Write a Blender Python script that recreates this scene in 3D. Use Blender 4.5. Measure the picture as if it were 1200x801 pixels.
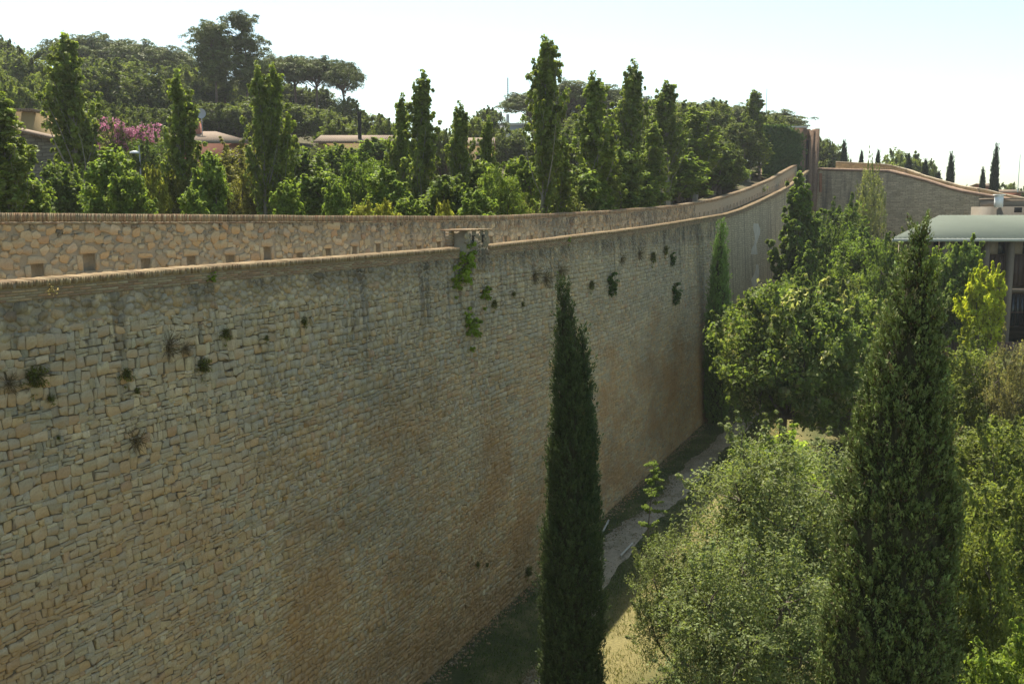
import bpy, math, random
import numpy as np
from mathutils import Vector
PI = math.pi
rng = np.random.default_rng(7)
random.seed(7)
S = bpy.context.scene
for o in list(bpy.data.objects): bpy.data.objects.remove(o)
C = bpy.data.collections.new('place'); S.collection.children.link(C)

# ------------------------------------------------------------------ camera, sky, sun, exposure
F, CAMZ = 1100.0, 16.0
PITCH = math.atan(150 / F)
cd = bpy.data.cameras.new('camera'); cam = bpy.data.objects.new('camera', cd); C.objects.link(cam)
cam.location = (0, 0, CAMZ); cam.rotation_euler = (PI / 2 - PITCH, 0, 0)
cd.sensor_width = 36; cd.lens = 36 * F / 1200; cd.clip_end = 6000; cd.clip_start = 0.1
S.camera = cam
SUN_EL, SUN_AZ = math.radians(61), math.radians(-17)       # azimuth clockwise from +Y
W = bpy.data.worlds.new('World'); S.world = W; W.use_nodes = True
nt = W.node_tree; nt.nodes.clear()
out = nt.nodes.new('ShaderNodeOutputWorld'); bg = nt.nodes.new('ShaderNodeBackground'); sky = nt.nodes.new('ShaderNodeTexSky')
sky.sky_type = 'NISHITA'; sky.sun_disc = False; sky.sun_elevation = SUN_EL; sky.sun_rotation = SUN_AZ
sky.air_density = 1.0; sky.dust_density = 1.2; sky.ozone_density = 1.0; sky.altitude = 100
bg.inputs[1].default_value = 0.077
hs = nt.nodes.new('ShaderNodeMix'); hs.data_type = 'RGBA'; hs.inputs[0].default_value = .15
bw = nt.nodes.new('ShaderNodeRGBToBW'); nt.links.new(sky.outputs[0], bw.inputs[0]); wm = nt.nodes.new('ShaderNodeMix'); wm.data_type = 'RGBA'; wm.blend_type = 'MULTIPLY'; wm.inputs[0].default_value = 1
nt.links.new(bw.outputs[0], wm.inputs[6]); wm.inputs[7].default_value = (1.0, 1.02, .95, 1)
nt.links.new(sky.outputs[0], hs.inputs[6]); nt.links.new(wm.outputs[2], hs.inputs[7])      # thin white summer haze over the blue
ht = nt.nodes.new('ShaderNodeMix'); ht.data_type = 'RGBA'; ht.blend_type = 'MULTIPLY'; ht.inputs[0].default_value = 1; ht.inputs[7].default_value = (.92, .975, .88, 1)
nt.links.new(hs.outputs[2], ht.inputs[6]); nt.links.new(ht.outputs[2], bg.inputs[0]); nt.links.new(bg.outputs[0], out.inputs[0])
sd = bpy.data.lights.new('sun', 'SUN'); so = bpy.data.objects.new('sun', sd); C.objects.link(so)
sd.energy = 3.3; sd.angle = math.radians(0.5); sd.color = (1, 0.93, 0.80)
sv = Vector((math.sin(SUN_AZ) * math.cos(SUN_EL), math.cos(SUN_AZ) * math.cos(SUN_EL), math.sin(SUN_EL)))
so.rotation_euler = sv.to_track_quat('Z', 'Y').to_euler(); so.location = sv * 200
S.view_settings.view_transform = 'Standard'; S.view_settings.look = 'None'
S.view_settings.exposure = 1.62; S.view_settings.gamma = 1.0; S.view_settings.use_curve_mapping = False
S.cycles.max_bounces = 6; S.cycles.transparent_max_bounces = 4; S.cycles.diffuse_bounces = 4

# ------------------------------------------------------------------ measuring helpers
def ray(px, py):
    x = (px - 600) / F; y = -(py - 400.5) / F
    c, s = math.cos(PITCH), math.sin(PITCH)
    return np.array([x, c + y * s, -s + y * c])
def at(px, py, Y):                       # the point at forward distance Y seen there
    r = ray(px, py) ; r = r * (Y / r[1]); return np.array([r[0], r[1], r[2] + CAMZ])
def ground(px, py, z=0.0):
    r = ray(px, py); return np.array([0, 0, CAMZ]) + r * ((z - CAMZ) / r[2])
DV = np.array([0.4028529, 0.91526474]); NV = np.array([-DV[1], DV[0]])
ROT = math.atan2(DV[1], DV[0])
D0, BAT = 15.07, 0.0542
def wall_pt(px, py):                     # where a sight line meets the long wall's face: (s, z)
    r = ray(px, py); n = NV @ r[:2]      # D0 + BAT*z = n t ; z = CAMZ + r2 t
    t = (D0 + BAT * CAMZ) / (n - BAT * r[2]); p = r * t
    return float(DV @ p[:2]), float(CAMZ + p[2])
def plane_pt(px, py, D):
    r = ray(px, py); t = D / (NV @ r[:2]); p = r * t
    return float(DV @ p[:2]), float(CAMZ + p[2])
def w2(s, y, z): return (DV[0] * s + NV[0] * y, DV[1] * s + NV[1] * y, z)
_t = [plane_pt(a, b, D0 + .8) for a, b in [(0, 330), (200, 314.5), (400, 300.5), (530, 290.3), (572, 287), (640, 280), (712, 271), (770, 263.5), (825, 254.5), (850, 250.5), (872, 243.6), (892, 234.5), (914.7, 223.3), (927.7, 216), (948, 199)]]
TOPS = np.array([-20] + [a[0] for a in _t]); TOPZ = np.array([_t[0][1]] + [a[1] for a in _t])
def ztop(s): return np.interp(s, TOPS, TOPZ)
S_END = float(TOPS[-1])
DIN = 18.5
def din(s): return np.interp(s, [-20, 60, S_END], [DIN, DIN, DIN - 1.0])
_t = []
for a, b in [(0, 249.8), (200, 251.5), (400, 252.5), (530, 253.0), (600, 252.3), (660, 249.5), (712, 246.7), (787, 241), (815, 237), (840, 232.5), (872.5, 222.5), (905, 209.5), (921, 199.8), (938, 190.4)]:
    D = DIN
    for k in range(6): q = plane_pt(a, b, D); D = float(din(q[0]))
    _t.append(q)
ITS = np.array([-20] + [a[0] for a in _t]); ITZ = np.array([_t[0][1]] + [a[1] for a in _t])
def zin(s): return np.interp(s, ITS, ITZ)

def sstep(a, b, x):
    t = np.clip((np.asarray(x, float) - a) / (b - a), 0, 1); return t * t * (3 - 2 * t)
_T = np.random.default_rng(3).random((64, 64))
def vn(x, y):
    x = np.asarray(x, float) + 100; y = np.asarray(y, float) + 100
    xi = np.floor(x).astype(int); yi = np.floor(y).astype(int); fx = x - xi; fy = y - yi
    fx = fx * fx * (3 - 2 * fx); fy = fy * fy * (3 - 2 * fy)
    a = _T[xi % 64, yi % 64]; b = _T[(xi + 1) % 64, yi % 64]; c = _T[xi % 64, (yi + 1) % 64]; d = _T[(xi + 1) % 64, (yi + 1) % 64]
    return (a * (1 - fx) + b * fx) * (1 - fy) + (c * (1 - fx) + d * fx) * fy
def fb(x, y): return .55 * vn(x, y) + .3 * vn(x * 2.1, y * 2.1) + .15 * vn(x * 4.3, y * 4.3)
FWX = [44.5, 53, 57, 60, 63, 120]; FWY = [139, 131, 127, 122, 117, 112]
def terrain(x, y):
    x = np.asarray(x, float); y = np.asarray(y, float)
    p = NV[0] * x + NV[1] * y
    a = 600 + 1100 * x / np.maximum(y, 5)
    R = np.interp(a, [-200, 0, 380, 440, 540, 620, 760, 860, 960, 1200], [19, 20, 19, 12, 11, 14, 14, 13, 9, 6])
    up = 13.4 + R * sstep(50, 190, y) + 1.2 * (fb(x * .03, y * .03) - .5) * sstep(60, 120, y)
    lo = 4.7 * sstep(56, 76, y) * sstep(24, 40, x) + 3.0 * sstep(85, 125, y) * sstep(40, 20, x)
    q = y - np.interp(x, FWX, FWY)
    lo = lo + (18 - lo) * sstep(1.2, 8, q)
    lo = lo + .25 * (fb(x * .15, y * .15) - .5) * sstep(6, 12, np.abs(p - D0))
    return np.where(p > 16.9, up, lo)

# ------------------------------------------------------------------ mesh helpers
class Geo:
    def __init__(s): s.v = []; s.f = []; s.c = []; s.n = 0; s.m = []
    def add(s, v, faces, col=(.5, .5, .5), mat=0):
        """v (N,3); faces: list of int arrays (M,k) or one array; col one or per face"""
        v = np.asarray(v, float).reshape(-1, 3)
        if isinstance(faces, np.ndarray): faces = [faces]
        for f in faces:
            f = np.asarray(f, int)
            if f.size == 0: continue
            s.f.append(f + s.n)
            c = np.asarray(col, float)
            if c.ndim == 1: c = np.tile(c, (len(f), 1))
            elif len(c) != len(f): c = np.repeat(c, len(f) // len(c), axis=0)
            s.c.append(c); s.m.append(np.full(len(f), mat))
        s.v.append(v); s.n += len(v)
    def mesh(s, name, mats, smooth=False):
        me = bpy.data.meshes.new(name)
        v = np.concatenate(s.v).astype(np.float32)
        flat = np.concatenate([f.ravel() for f in s.f]).astype(np.int32)
        tot = np.concatenate([np.full(len(f), f.shape[1]) for f in s.f]).astype(np.int32)
        st = np.concatenate([[0], np.cumsum(tot)[:-1]]).astype(np.int32)
        me.vertices.add(len(v)); me.vertices.foreach_set('co', v.ravel())
        me.loops.add(len(flat)); me.loops.foreach_set('vertex_index', flat)
        me.polygons.add(len(tot)); me.polygons.foreach_set('loop_start', st); me.polygons.foreach_set('loop_total', tot)
        me.polygons.foreach_set('material_index', np.concatenate(s.m).astype(np.int32))
        if smooth: me.polygons.foreach_set('use_smooth', np.ones(len(tot), bool))
        at_ = me.attributes.new('col', 'FLOAT_COLOR', 'FACE')
        cc = np.concatenate(s.c); cc = np.c_[cc, np.ones(len(cc))].astype(np.float32)
        at_.data.foreach_set('color', cc.ravel())
        for m in (mats if isinstance(mats, (list, tuple)) else [mats]): me.materials.append(m)
        me.update(calc_edges=True); me.validate()
        return me
def link(name, me, parent=None, kind=None):
    o = bpy.data.objects.new(name, me); C.objects.link(o)
    if parent: o.parent = parent
    if kind: o['kind'] = kind
    return o
def tag(o, label, cat, group=None):
    o['label'] = label; o['category'] = cat; o['kind'] = 'thing'
    if group: o['group'] = group
    return o
def thing(name, label, cat, loc=(0, 0, 0), rz=0, group=None):
    o = bpy.data.objects.new(name, None); C.objects.link(o); o.location = loc; o.rotation_euler = (0, 0, rz); o.empty_display_size = .3
    o['kind'] = 'thing'
    return tag(o, label, cat, group)
def copy_tree(o, parent=None):
    c = o.copy(); C.objects.link(c); c.parent = parent
    for ch in list(o.children): copy_tree(ch, c)
    return c
BOXF = np.array([[0, 3, 2, 1], [4, 5, 6, 7], [0, 1, 5, 4], [1, 2, 6, 5], [2, 3, 7, 6], [3, 0, 4, 7]])
def box(g, x0, x1, y0, y1, z0, z1, col=(.5, .5, .5), mat=0, jit=0):
    v = np.array([[x0, y0, z0], [x1, y0, z0], [x1, y1, z0], [x0, y1, z0], [x0, y0, z1], [x1, y0, z1], [x1, y1, z1], [x0, y1, z1]], float)
    if jit: v += rng.uniform(-jit, jit, v.shape)
    g.add(v, BOXF, col, mat)
def tube(g, pts, rad, n=7, col=(.2, .15, .1), mat=0, cap=True):
    pts = np.asarray(pts, float); k = len(pts); rad = np.broadcast_to(np.asarray(rad, float), (k,))
    V = []
    for i in range(k):
        t = pts[min(i + 1, k - 1)] - pts[max(i - 1, 0)]; t = t / (np.linalg.norm(t) + 1e-9)
        a = np.cross(t, [0, 0, 1.]) if abs(t[2]) < .95 else np.cross(t, [1., 0, 0]); a /= np.linalg.norm(a); b = np.cross(t, a)
        th = np.arange(n) / n * 2 * PI
        V.append(pts[i] + rad[i] * (np.cos(th)[:, None] * a + np.sin(th)[:, None] * b))
    f = np.array([[i * n + j, i * n + (j + 1) % n, (i + 1) * n + (j + 1) % n, (i + 1) * n + j] for i in range(k - 1) for j in range(n)])
    g.add(np.concatenate(V), f, col, mat)
    if cap: g.add(V[-1], np.arange(n)[None], col, mat); g.add(V[0][::-1], np.arange(n)[None], col, mat)
def unit(a): return a / (np.linalg.norm(a, axis=-1, keepdims=True) + 1e-9)
def leaves(g, P, N, L, Wd, col, fold=.25, T=None, mat=0):
    """one folded leaf (a quad) per point; N its normal, T its pointing direction"""
    n = len(P); N = unit(N)
    if T is None: T = rng.normal(size=(n, 3))
    T = unit(T - N * (T * N).sum(1, keepdims=True)); B = np.cross(N, T)
    L = np.broadcast_to(np.asarray(L, float), (n,))[:, None]; Wd = np.broadcast_to(np.asarray(Wd, float), (n,))[:, None]
    V = np.stack([P - T * L * .5, P + B * Wd * .5 + N * Wd * fold - T * L * .08, P + T * L * .5, P - B * Wd * .5 + N * Wd * fold - T * L * .08], 1)
    g.add(V.reshape(-1, 3), np.arange(4 * n).reshape(n, 4), col, mat)

# ------------------------------------------------------------------ materials
def mat(name):
    m = bpy.data.materials.new(name); m.use_nodes = True; t = m.node_tree; t.nodes.clear()
    o = t.nodes.new('ShaderNodeOutputMaterial'); p = t.nodes.new('ShaderNodeBsdfPrincipled'); t.links.new(p.outputs[0], o.inputs[0])
    p.inputs['Roughness'].default_value = .85; p.inputs['Specular IOR Level'].default_value = .25
    return m, t, p, o
def N_(t, typ, **k):
    n = t.nodes.new(typ)
    for a, b in k.items():
        if a.startswith('i_'): n.inputs[a[2:].replace('_', ' ')].default_value = b
        else: setattr(n, a, b)
    return n
def coords(t, scale=(1, 1, 1)):
    tc = N_(t, 'ShaderNodeTexCoord'); mp = N_(t, 'ShaderNodeMapping'); mp.inputs['Scale'].default_value = scale
    t.links.new(tc.outputs['Object'], mp.inputs[0]); return mp.outputs[0]
def noise(t, sc, det=4, rough=.55, vec=None, scale=(1, 1, 1)):
    n = N_(t, 'ShaderNodeTexNoise'); n.inputs['Scale'].default_value = sc; n.inputs['Detail'].default_value = det; n.inputs['Roughness'].default_value = rough
    t.links.new(vec or coords(t, scale), n.inputs['Vector']); return n.outputs['Fac']
def ramp(t, src, stops):
    r = N_(t, 'ShaderNodeValToRGB'); e = r.color_ramp.elements
    while len(e) > 1: e.remove(e[-1])
    e[0].position = stops[0][0]; e[0].color = (*stops[0][1], 1)
    for p, c in stops[1:]:
        k = e.new(p); k.color = (*c, 1)
    t.links.new(src, r.inputs[0]); return r.outputs[0]
def mixc(t, fac, a, b, mode='MIX'):
    m = N_(t, 'ShaderNodeMix', data_type='RGBA', blend_type=mode)
    for s, v in ((0, fac), (6, a), (7, b)):
        if hasattr(v, 'links') or isinstance(v, bpy.types.NodeSocket): t.links.new(v, m.inputs[s])
        else: m.inputs[s].default_value = v if s == 0 else (*v, 1)
    return m.outputs[2]
def mth(t, op, a, b=0.0):
    m = N_(t, 'ShaderNodeMath', operation=op)
    for i, v in enumerate((a, b)):
        if isinstance(v, bpy.types.NodeSocket): t.links.new(v, m.inputs[i])
        else: m.inputs[i].default_value = v
    return m.outputs[0]
def maprange(t, v, a, b, c=0, d=1, smooth=False):
    m = N_(t, 'ShaderNodeMapRange'); m.interpolation_type = 'SMOOTHSTEP' if smooth else 'LINEAR'
    t.links.new(v, m.inputs[0])
    for i, x in enumerate((a, b, c, d)): m.inputs[i + 1].default_value = x
    return m.outputs[0]
def attr(t, n='col'):
    a = N_(t, 'ShaderNodeAttribute'); a.attribute_name = n; return a.outputs['Color']
def bump(t, p, h, strength=.5, dist=.02):
    b = N_(t, 'ShaderNodeBump'); b.inputs['Strength'].default_value = strength; b.inputs['Distance'].default_value = dist
    t.links.new(h, b.inputs['Height']); t.links.new(b.outputs[0], p.inputs['Normal'])

def simple(name, col, rough=.8, grain=.25, sc=8, metal=0, bmp=0):
    m, t, p, o = mat(name)
    n = noise(t, sc, 5)
    c = mixc(t, n, tuple(x * (1 - grain) for x in col), tuple(min(1, x * (1 + grain)) for x in col))
    t.links.new(c, p.inputs['Base Color']); p.inputs['Roughness'].default_value = rough; p.inputs['Metallic'].default_value = metal
    if bmp: bump(t, p, n, bmp)
    return m
def foliage(name, trans=.5, rough=.6, tcol=(1.25, 1.3, .6), spec=.18):
    m, t, p, o = mat(name)
    c = attr(t)
    t.links.new(c, p.inputs['Base Color']); p.inputs['Roughness'].default_value = rough; p.inputs['Specular IOR Level'].default_value = spec
    tr = N_(t, 'ShaderNodeBsdfTranslucent'); mx = N_(t, 'ShaderNodeMixShader'); mx.inputs[0].default_value = trans
    t.links.new(mixc(t, 1.0, c, tcol, 'MULTIPLY'), tr.inputs[0])
    t.links.new(p.outputs[0], mx.inputs[1]); t.links.new(tr.outputs[0], mx.inputs[2]); t.links.new(mx.outputs[0], o.inputs[0])
    return m
M_LEAF = foliage('leaf')
M_GLOSSY = foliage('glossy_leaf', trans=.4, rough=.6, spec=.16)
M_CONIFER = foliage('conifer_spray', trans=.12, rough=.65, tcol=(1.1, 1.2, .6), spec=.2)
M_PETAL = foliage('petal', trans=.4, tcol=(1.1, .9, 1.1))
M_GRASS = foliage('grass_blade', trans=.3, rough=.7)

def bark_mat(name, a, b):
    m, t, p, o = mat(name)
    n = noise(t, 6, 6, .6, scale=(3, 3, .6)); t.links.new(mixc(t, n, a, b), p.inputs['Base Color']); bump(t, p, n, .8, .04); return m
M_BARK = bark_mat('bark', (.07, .055, .04), (.20, .165, .125))
M_PALEBARK = bark_mat('pale_bark', (.16, .14, .11), (.34, .31, .25))

def stone_material(name, top, streak=.58, patina=.5):
    """per-stone colour with grain, lichen, and rain streaks below the coping (object space: x along the wall, z up)"""
    m, t, p, o = mat(name)
    c = attr(t)
    g = noise(t, 22, 6, .62); g2 = noise(t, 3.2, 4)
    c = mixc(t, 1.0, c, ramp(t, g, [(.25, (.72, .70, .66)), (.5, (1, 1, 1)), (.8, (1.18, 1.15, 1.08))]), 'MULTIPLY')
    c = mixc(t, maprange(t, g2, .5, .75, 0, patina), c, (.33, .275, .19))
    tz = N_(t, 'ShaderNodeTexCoord'); sz = N_(t, 'ShaderNodeSeparateXYZ'); t.links.new(tz.outputs['Object'], sz.inputs[0])
    oc = mth(t, 'MULTIPLY', maprange(t, sz.outputs[2], 11.5, 7.5, 0, 1, True), maprange(t, noise(t, .33, 6, .62, scale=(1, .3, 1.5)), .44, .60, 0, .72))
    c = mixc(t, oc, c, (.40, .235, .10))
    c = mixc(t, 1.0, c, ramp(t, noise(t, .22, 4, .6, scale=(1, .3, 1.6)), [(.3, (.80, .83, .84)), (.5, (1, 1, 1)), (.7, (1.12, 1.08, 1.0))]), 'MULTIPLY')
    tc = N_(t, 'ShaderNodeTexCoord'); sp = N_(t, 'ShaderNodeSeparateXYZ'); t.links.new(tc.outputs['Object'], sp.inputs[0])
    st = noise(t, 1.0, 5, .6, scale=(2.6, .2, .10)); big = noise(t, .13, 2, scale=(1, .2, .6))
    under = maprange(t, sp.outputs[2], top - 5.5, top - .6, 0, 1, True)
    s1 = mth(t, 'MULTIPLY', maprange(t, st, .50, .63, 0, 1), mth(t, 'MULTIPLY', under, maprange(t, big, .42, .6, .25, 1)))
    c = mixc(t, mth(t, 'MULTIPLY', s1, streak), c, (.060, .055, .047))
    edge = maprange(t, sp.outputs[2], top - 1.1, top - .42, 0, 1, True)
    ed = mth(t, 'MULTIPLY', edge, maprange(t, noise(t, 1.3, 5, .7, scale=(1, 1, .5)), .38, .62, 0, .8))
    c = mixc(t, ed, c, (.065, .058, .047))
    t.links.new(c, p.inputs['Base Color']); p.inputs['Roughness'].default_value = .9
    bump(t, p, g, .7, .035)
    return m
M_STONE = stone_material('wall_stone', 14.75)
M_RUBBLE = stone_material('parapet_stone', 16.0, .35, .35)
def brick_material(name, dirt=(.10, .085, .065), amt=.55):
    m, t, p, o = mat(name)
    c = attr(t); g = noise(t, 30, 5, .6); g2 = noise(t, 1.6, 5, .6)
    c = mixc(t, 1.0, c, ramp(t, g, [(.3, (.8, .8, .8)), (.7, (1.15, 1.12, 1.1))]), 'MULTIPLY')
    c = mixc(t, maprange(t, g2, .45, .7, 0, amt), c, dirt)
    t.links.new(c, p.inputs['Base Color']); bump(t, p, g, .4, .01); p.inputs['Roughness'].default_value = .9
    return m
M_BRICK = brick_material('brick'); M_BRICK_TOP = brick_material('coping_brick', (.26, .21, .14), .35)
def mortar_mat(name, a, b, sc=5):
    m, t, p, o = mat(name); n = noise(t, sc, 7, .65); n2 = noise(t, 40, 4)
    t.links.new(mixc(t, n, a, b), p.inputs['Base Color']); bump(t, p, mth(t, 'ADD', n, n2), .9, .03); return m
M_MORTAR = mortar_mat('earth_mortar', (.10, .078, .047), (.23, .18, .11))
M_LIME = mortar_mat('lime_mortar', (.25, .21, .145), (.42, .345, .24))
M_JOINT = mortar_mat('brick_joint', (.22, .165, .105), (.34, .27, .18), 12)

# masonry whose stones are too far to pick apart
def far_masonry(name, col, stain=(.06, .055, .05), bw=.45, bh=.22, plaster=None, strk=.8):
    m, t, p, o = mat(name)
    v = coords(t)
    tc = N_(t, 'ShaderNodeTexCoord'); sp = N_(t, 'ShaderNodeSeparateXYZ'); t.links.new(tc.outputs['Object'], sp.inputs[0])
    cb = N_(t, 'ShaderNodeCombineXYZ'); t.links.new(mth(t, 'ADD', sp.outputs[0], mth(t, 'MULTIPLY', noise(t, 1.5, 2), .5)), cb.inputs[0])
    t.links.new(mth(t, 'ADD', sp.outputs[2], mth(t, 'MULTIPLY', noise(t, .8, 2), .35)), cb.inputs[1])
    b = N_(t, 'ShaderNodeTexBrick'); t.links.new(cb.outputs[0], b.inputs[0])
    b.inputs['Scale'].default_value = 1; b.inputs['Brick Width'].default_value = bw; b.inputs['Row Height'].default_value = bh
    b.inputs['Mortar Size'].default_value = .02; b.inputs['Mortar Smooth'].default_value = .4
    b.inputs['Color1'].default_value = (*[x * .75 for x in col], 1); b.inputs['Color2'].default_value = (*[x * 1.2 for x in col], 1); b.inputs['Mortar'].default_value = (*[x * .45 for x in col], 1)
    c = mixc(t, maprange(t, noise(t, 2.5, 6, .7), .35, .7, 0, .6), b.outputs[0], tuple(x * .8 for x in col))
    st = noise(t, 1.0, 5, .6, scale=(1.1, .2, .07)); bigm = noise(t, .07, 3)
    s1 = mth(t, 'MULTIPLY', maprange(t, st, .5, .66, 0, 1), maprange(t, bigm, .4, .6, .1, strk))
    c = mixc(t, s1, c, stain)
    t.links.new(c, p.inputs['Base Color']); bump(t, p, mth(t, 'SUBTRACT', noise(t, 6, 5, .7), b.outputs[1]), .8, .06)
    return m
M_FARWALL = far_masonry('far_masonry', (.52, .41, .265))
M_FARLONG = far_masonry('long_wall_far_masonry', (.52, .415, .26), bw=.34, bh=.2, strk=.6)
M_GABLE = far_masonry('house_rubble', (.25, .225, .18), strk=.15)
M_FARBRICK = far_masonry('tower_brick', (.38, .245, .16), bw=.3, bh=.07, strk=.3)

def tile_mat(name, a, b):
    m, t, p, o = mat(name)
    w = N_(t, 'ShaderNodeTexWave'); w.inputs['Scale'].default_value = 1.4; w.inputs['Distortion'].default_value = .6; t.links.new(coords(t), w.inputs[0])
    n = noise(t, 2.5, 6, .7); t.links.new(mixc(t, n, a, b), p.inputs['Base Color']); bump(t, p, w.outputs[1], .7, .06); return m
M_TILE = tile_mat('roof_tile', (.15, .10, .065), (.30, .22, .15))

# ------------------------------------------------------------------ the ground, the path
def ground_material():
    m, t, p, o = mat('ground_cover')
    n = noise(t, .35, 6, .65); n2 = noise(t, 9, 6, .7)
    c = ramp(t, n, [(.30, (.040, .055, .018)), (.48, (.075, .085, .030)), (.62, (.17, .15, .065)), (.75, (.24, .20, .10))])
    # dry straw-coloured lawn east of the path
    geo = N_(t, 'ShaderNodeNewGeometry'); sp = N_(t, 'ShaderNodeSeparateXYZ'); t.links.new(geo.outputs['Position'], sp.inputs[0])
    per = mth(t, 'ADD', mth(t, 'MULTIPLY', sp.outputs[0], NV[0]), mth(t, 'MULTIPLY', sp.outputs[1], NV[1]))
    dry = mth(t, 'MULTIPLY', maprange(t, per, 11.6, 10.0, 0, 1, True), maprange(t, per, 6.5, 9, 0, 1))
    c = mixc(t, mth(t, 'MULTIPLY', dry, maprange(t, n, .25, .5, .35, 1)), c, (.20, .175, .075))
    c = mixc(t, maprange(t, per, 17, 18, 0, .95), c, (.05, .06, .022))
    earth = maprange(t, per, 14.4, 15.0, 0, .7, True)
    c = mixc(t, mth(t, 'MULTIPLY', earth, maprange(t, noise(t, 2, 5), .4, .6, .3, 1)), c, (.14, .105, .065))
    c = mixc(t, 1.0, c, ramp(t, n2, [(.3, (.65, .65, .6)), (.7, (1.3, 1.25, 1.2))]), 'MULTIPLY')
    t.links.new(c, p.inputs['Base Color']); p.inputs['Roughness'].default_value = 1; bump(t, p, n2, 1, .06)
    return m
def build_ground():
    g = Geo()
    ss = np.concatenate([np.arange(-300, -20, 40), np.arange(-20, 200, 2.0), np.arange(200, 420, 12), np.arange(420, 4200, 300)])
    pp = np.concatenate([-np.arange(420, 4000, 400)[::-1], -np.arange(100, 420, 20)[::-1], np.arange(-98, 16, 1.5), [16.5, 16.88, 16.92], np.arange(18, 160, 4), np.arange(160, 420, 20), np.arange(420, 4000, 400)])
    A, B = np.meshgrid(ss, pp, indexing='ij')
    X = DV[0] * A + NV[0] * B; Y = DV[1] * A + NV[1] * B; Z = terrain(X, Y)
    n = len(pp); i, j = np.meshgrid(np.arange(len(ss) - 1), np.arange(n - 1), indexing='ij'); i = i.ravel(); j = j.ravel()
    f = np.stack([i * n + j + 1, i * n + j, (i + 1) * n + j, (i + 1) * n + j + 1], 1)
    g.add(np.stack([X, Y, Z], -1).reshape(-1, 3), f)
    link('ground', g.mesh('ground', ground_material(), True), kind='structure')
build_ground()
PATHL = [(560, 850), (603, 801), (634, 770), (672, 690), (706, 630), (740, 604), (766, 583), (783, 566), (804, 545), (828, 524), (855, 502), (880, 479)]
PATHR = [(618, 850), (650, 801), (676, 770), (706, 690), (742, 634), (776, 609), (797, 587), (812, 568), (832, 546), (852, 525), (872, 506), (893, 483)]
def build_path():
    m, t, p, o = mat('compacted_gravel')
    n = noise(t, 1.2, 6, .6); n2 = noise(t, 25, 5, .7)
    c = mixc(t, n, (.27, .225, .155), (.38, .33, .24)); c = mixc(t, maprange(t, noise(t, .7, 6, .7), .48, .62, 0, .7), c, (.17, .15, .085)); c = mixc(t, 1.0, c, ramp(t, n2, [(.3, (.75, .75, .75)), (.7, (1.15, 1.15, 1.15))]), 'MULTIPLY')
    t.links.new(c, p.inputs['Base Color']); bump(t, p, n2, .6, .03)
    L = np.array([ground(*q)[:2] for q in PATHL]); R = np.array([ground(*q)[:2] for q in PATHR])
    L = np.vstack([[L[0] - (.402 * 22, .915 * 22)], L, L[-1] + (.402 * 25, .915 * 25)]); R = np.vstack([[R[0] - (.402 * 22, .915 * 22)], R, R[-1] + (.402 * 25, .915 * 25)])
    k = np.linspace(0, len(L) - 1, 220); idx = np.arange(len(L))
    L2 = np.stack([np.interp(k, idx, L[:, 0]), np.interp(k, idx, L[:, 1])], 1); R2 = np.stack([np.interp(k, idx, R[:, 0]), np.interp(k, idx, R[:, 1])], 1)
    w = unit(R2 - L2); L2 += w * (fb(k * 3, 0 * k) - .5)[:, None] * .9; R2 += w * (fb(k * 3, 0 * k + 9) - .5)[:, None] * .9
    V = []
    for a in np.linspace(0, 1, 6):
        q = L2 * (1 - a) + R2 * a; V.append(np.c_[q, terrain(q[:, 0], q[:, 1]) + .012 + .03 * math.sin(a * PI)])
    V = np.stack(V, 1); n = 6
    f = np.array([[i * n + j, i * n + j + 1, (i + 1) * n + j + 1, (i + 1) * n + j] for i in range(219) for j in range(5)])
    g = Geo(); g.add(V.reshape(-1, 3), f); link('path', g.mesh('path', m, True), kind='structure')
    return L2, R2
PL, PR = build_path()

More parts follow.
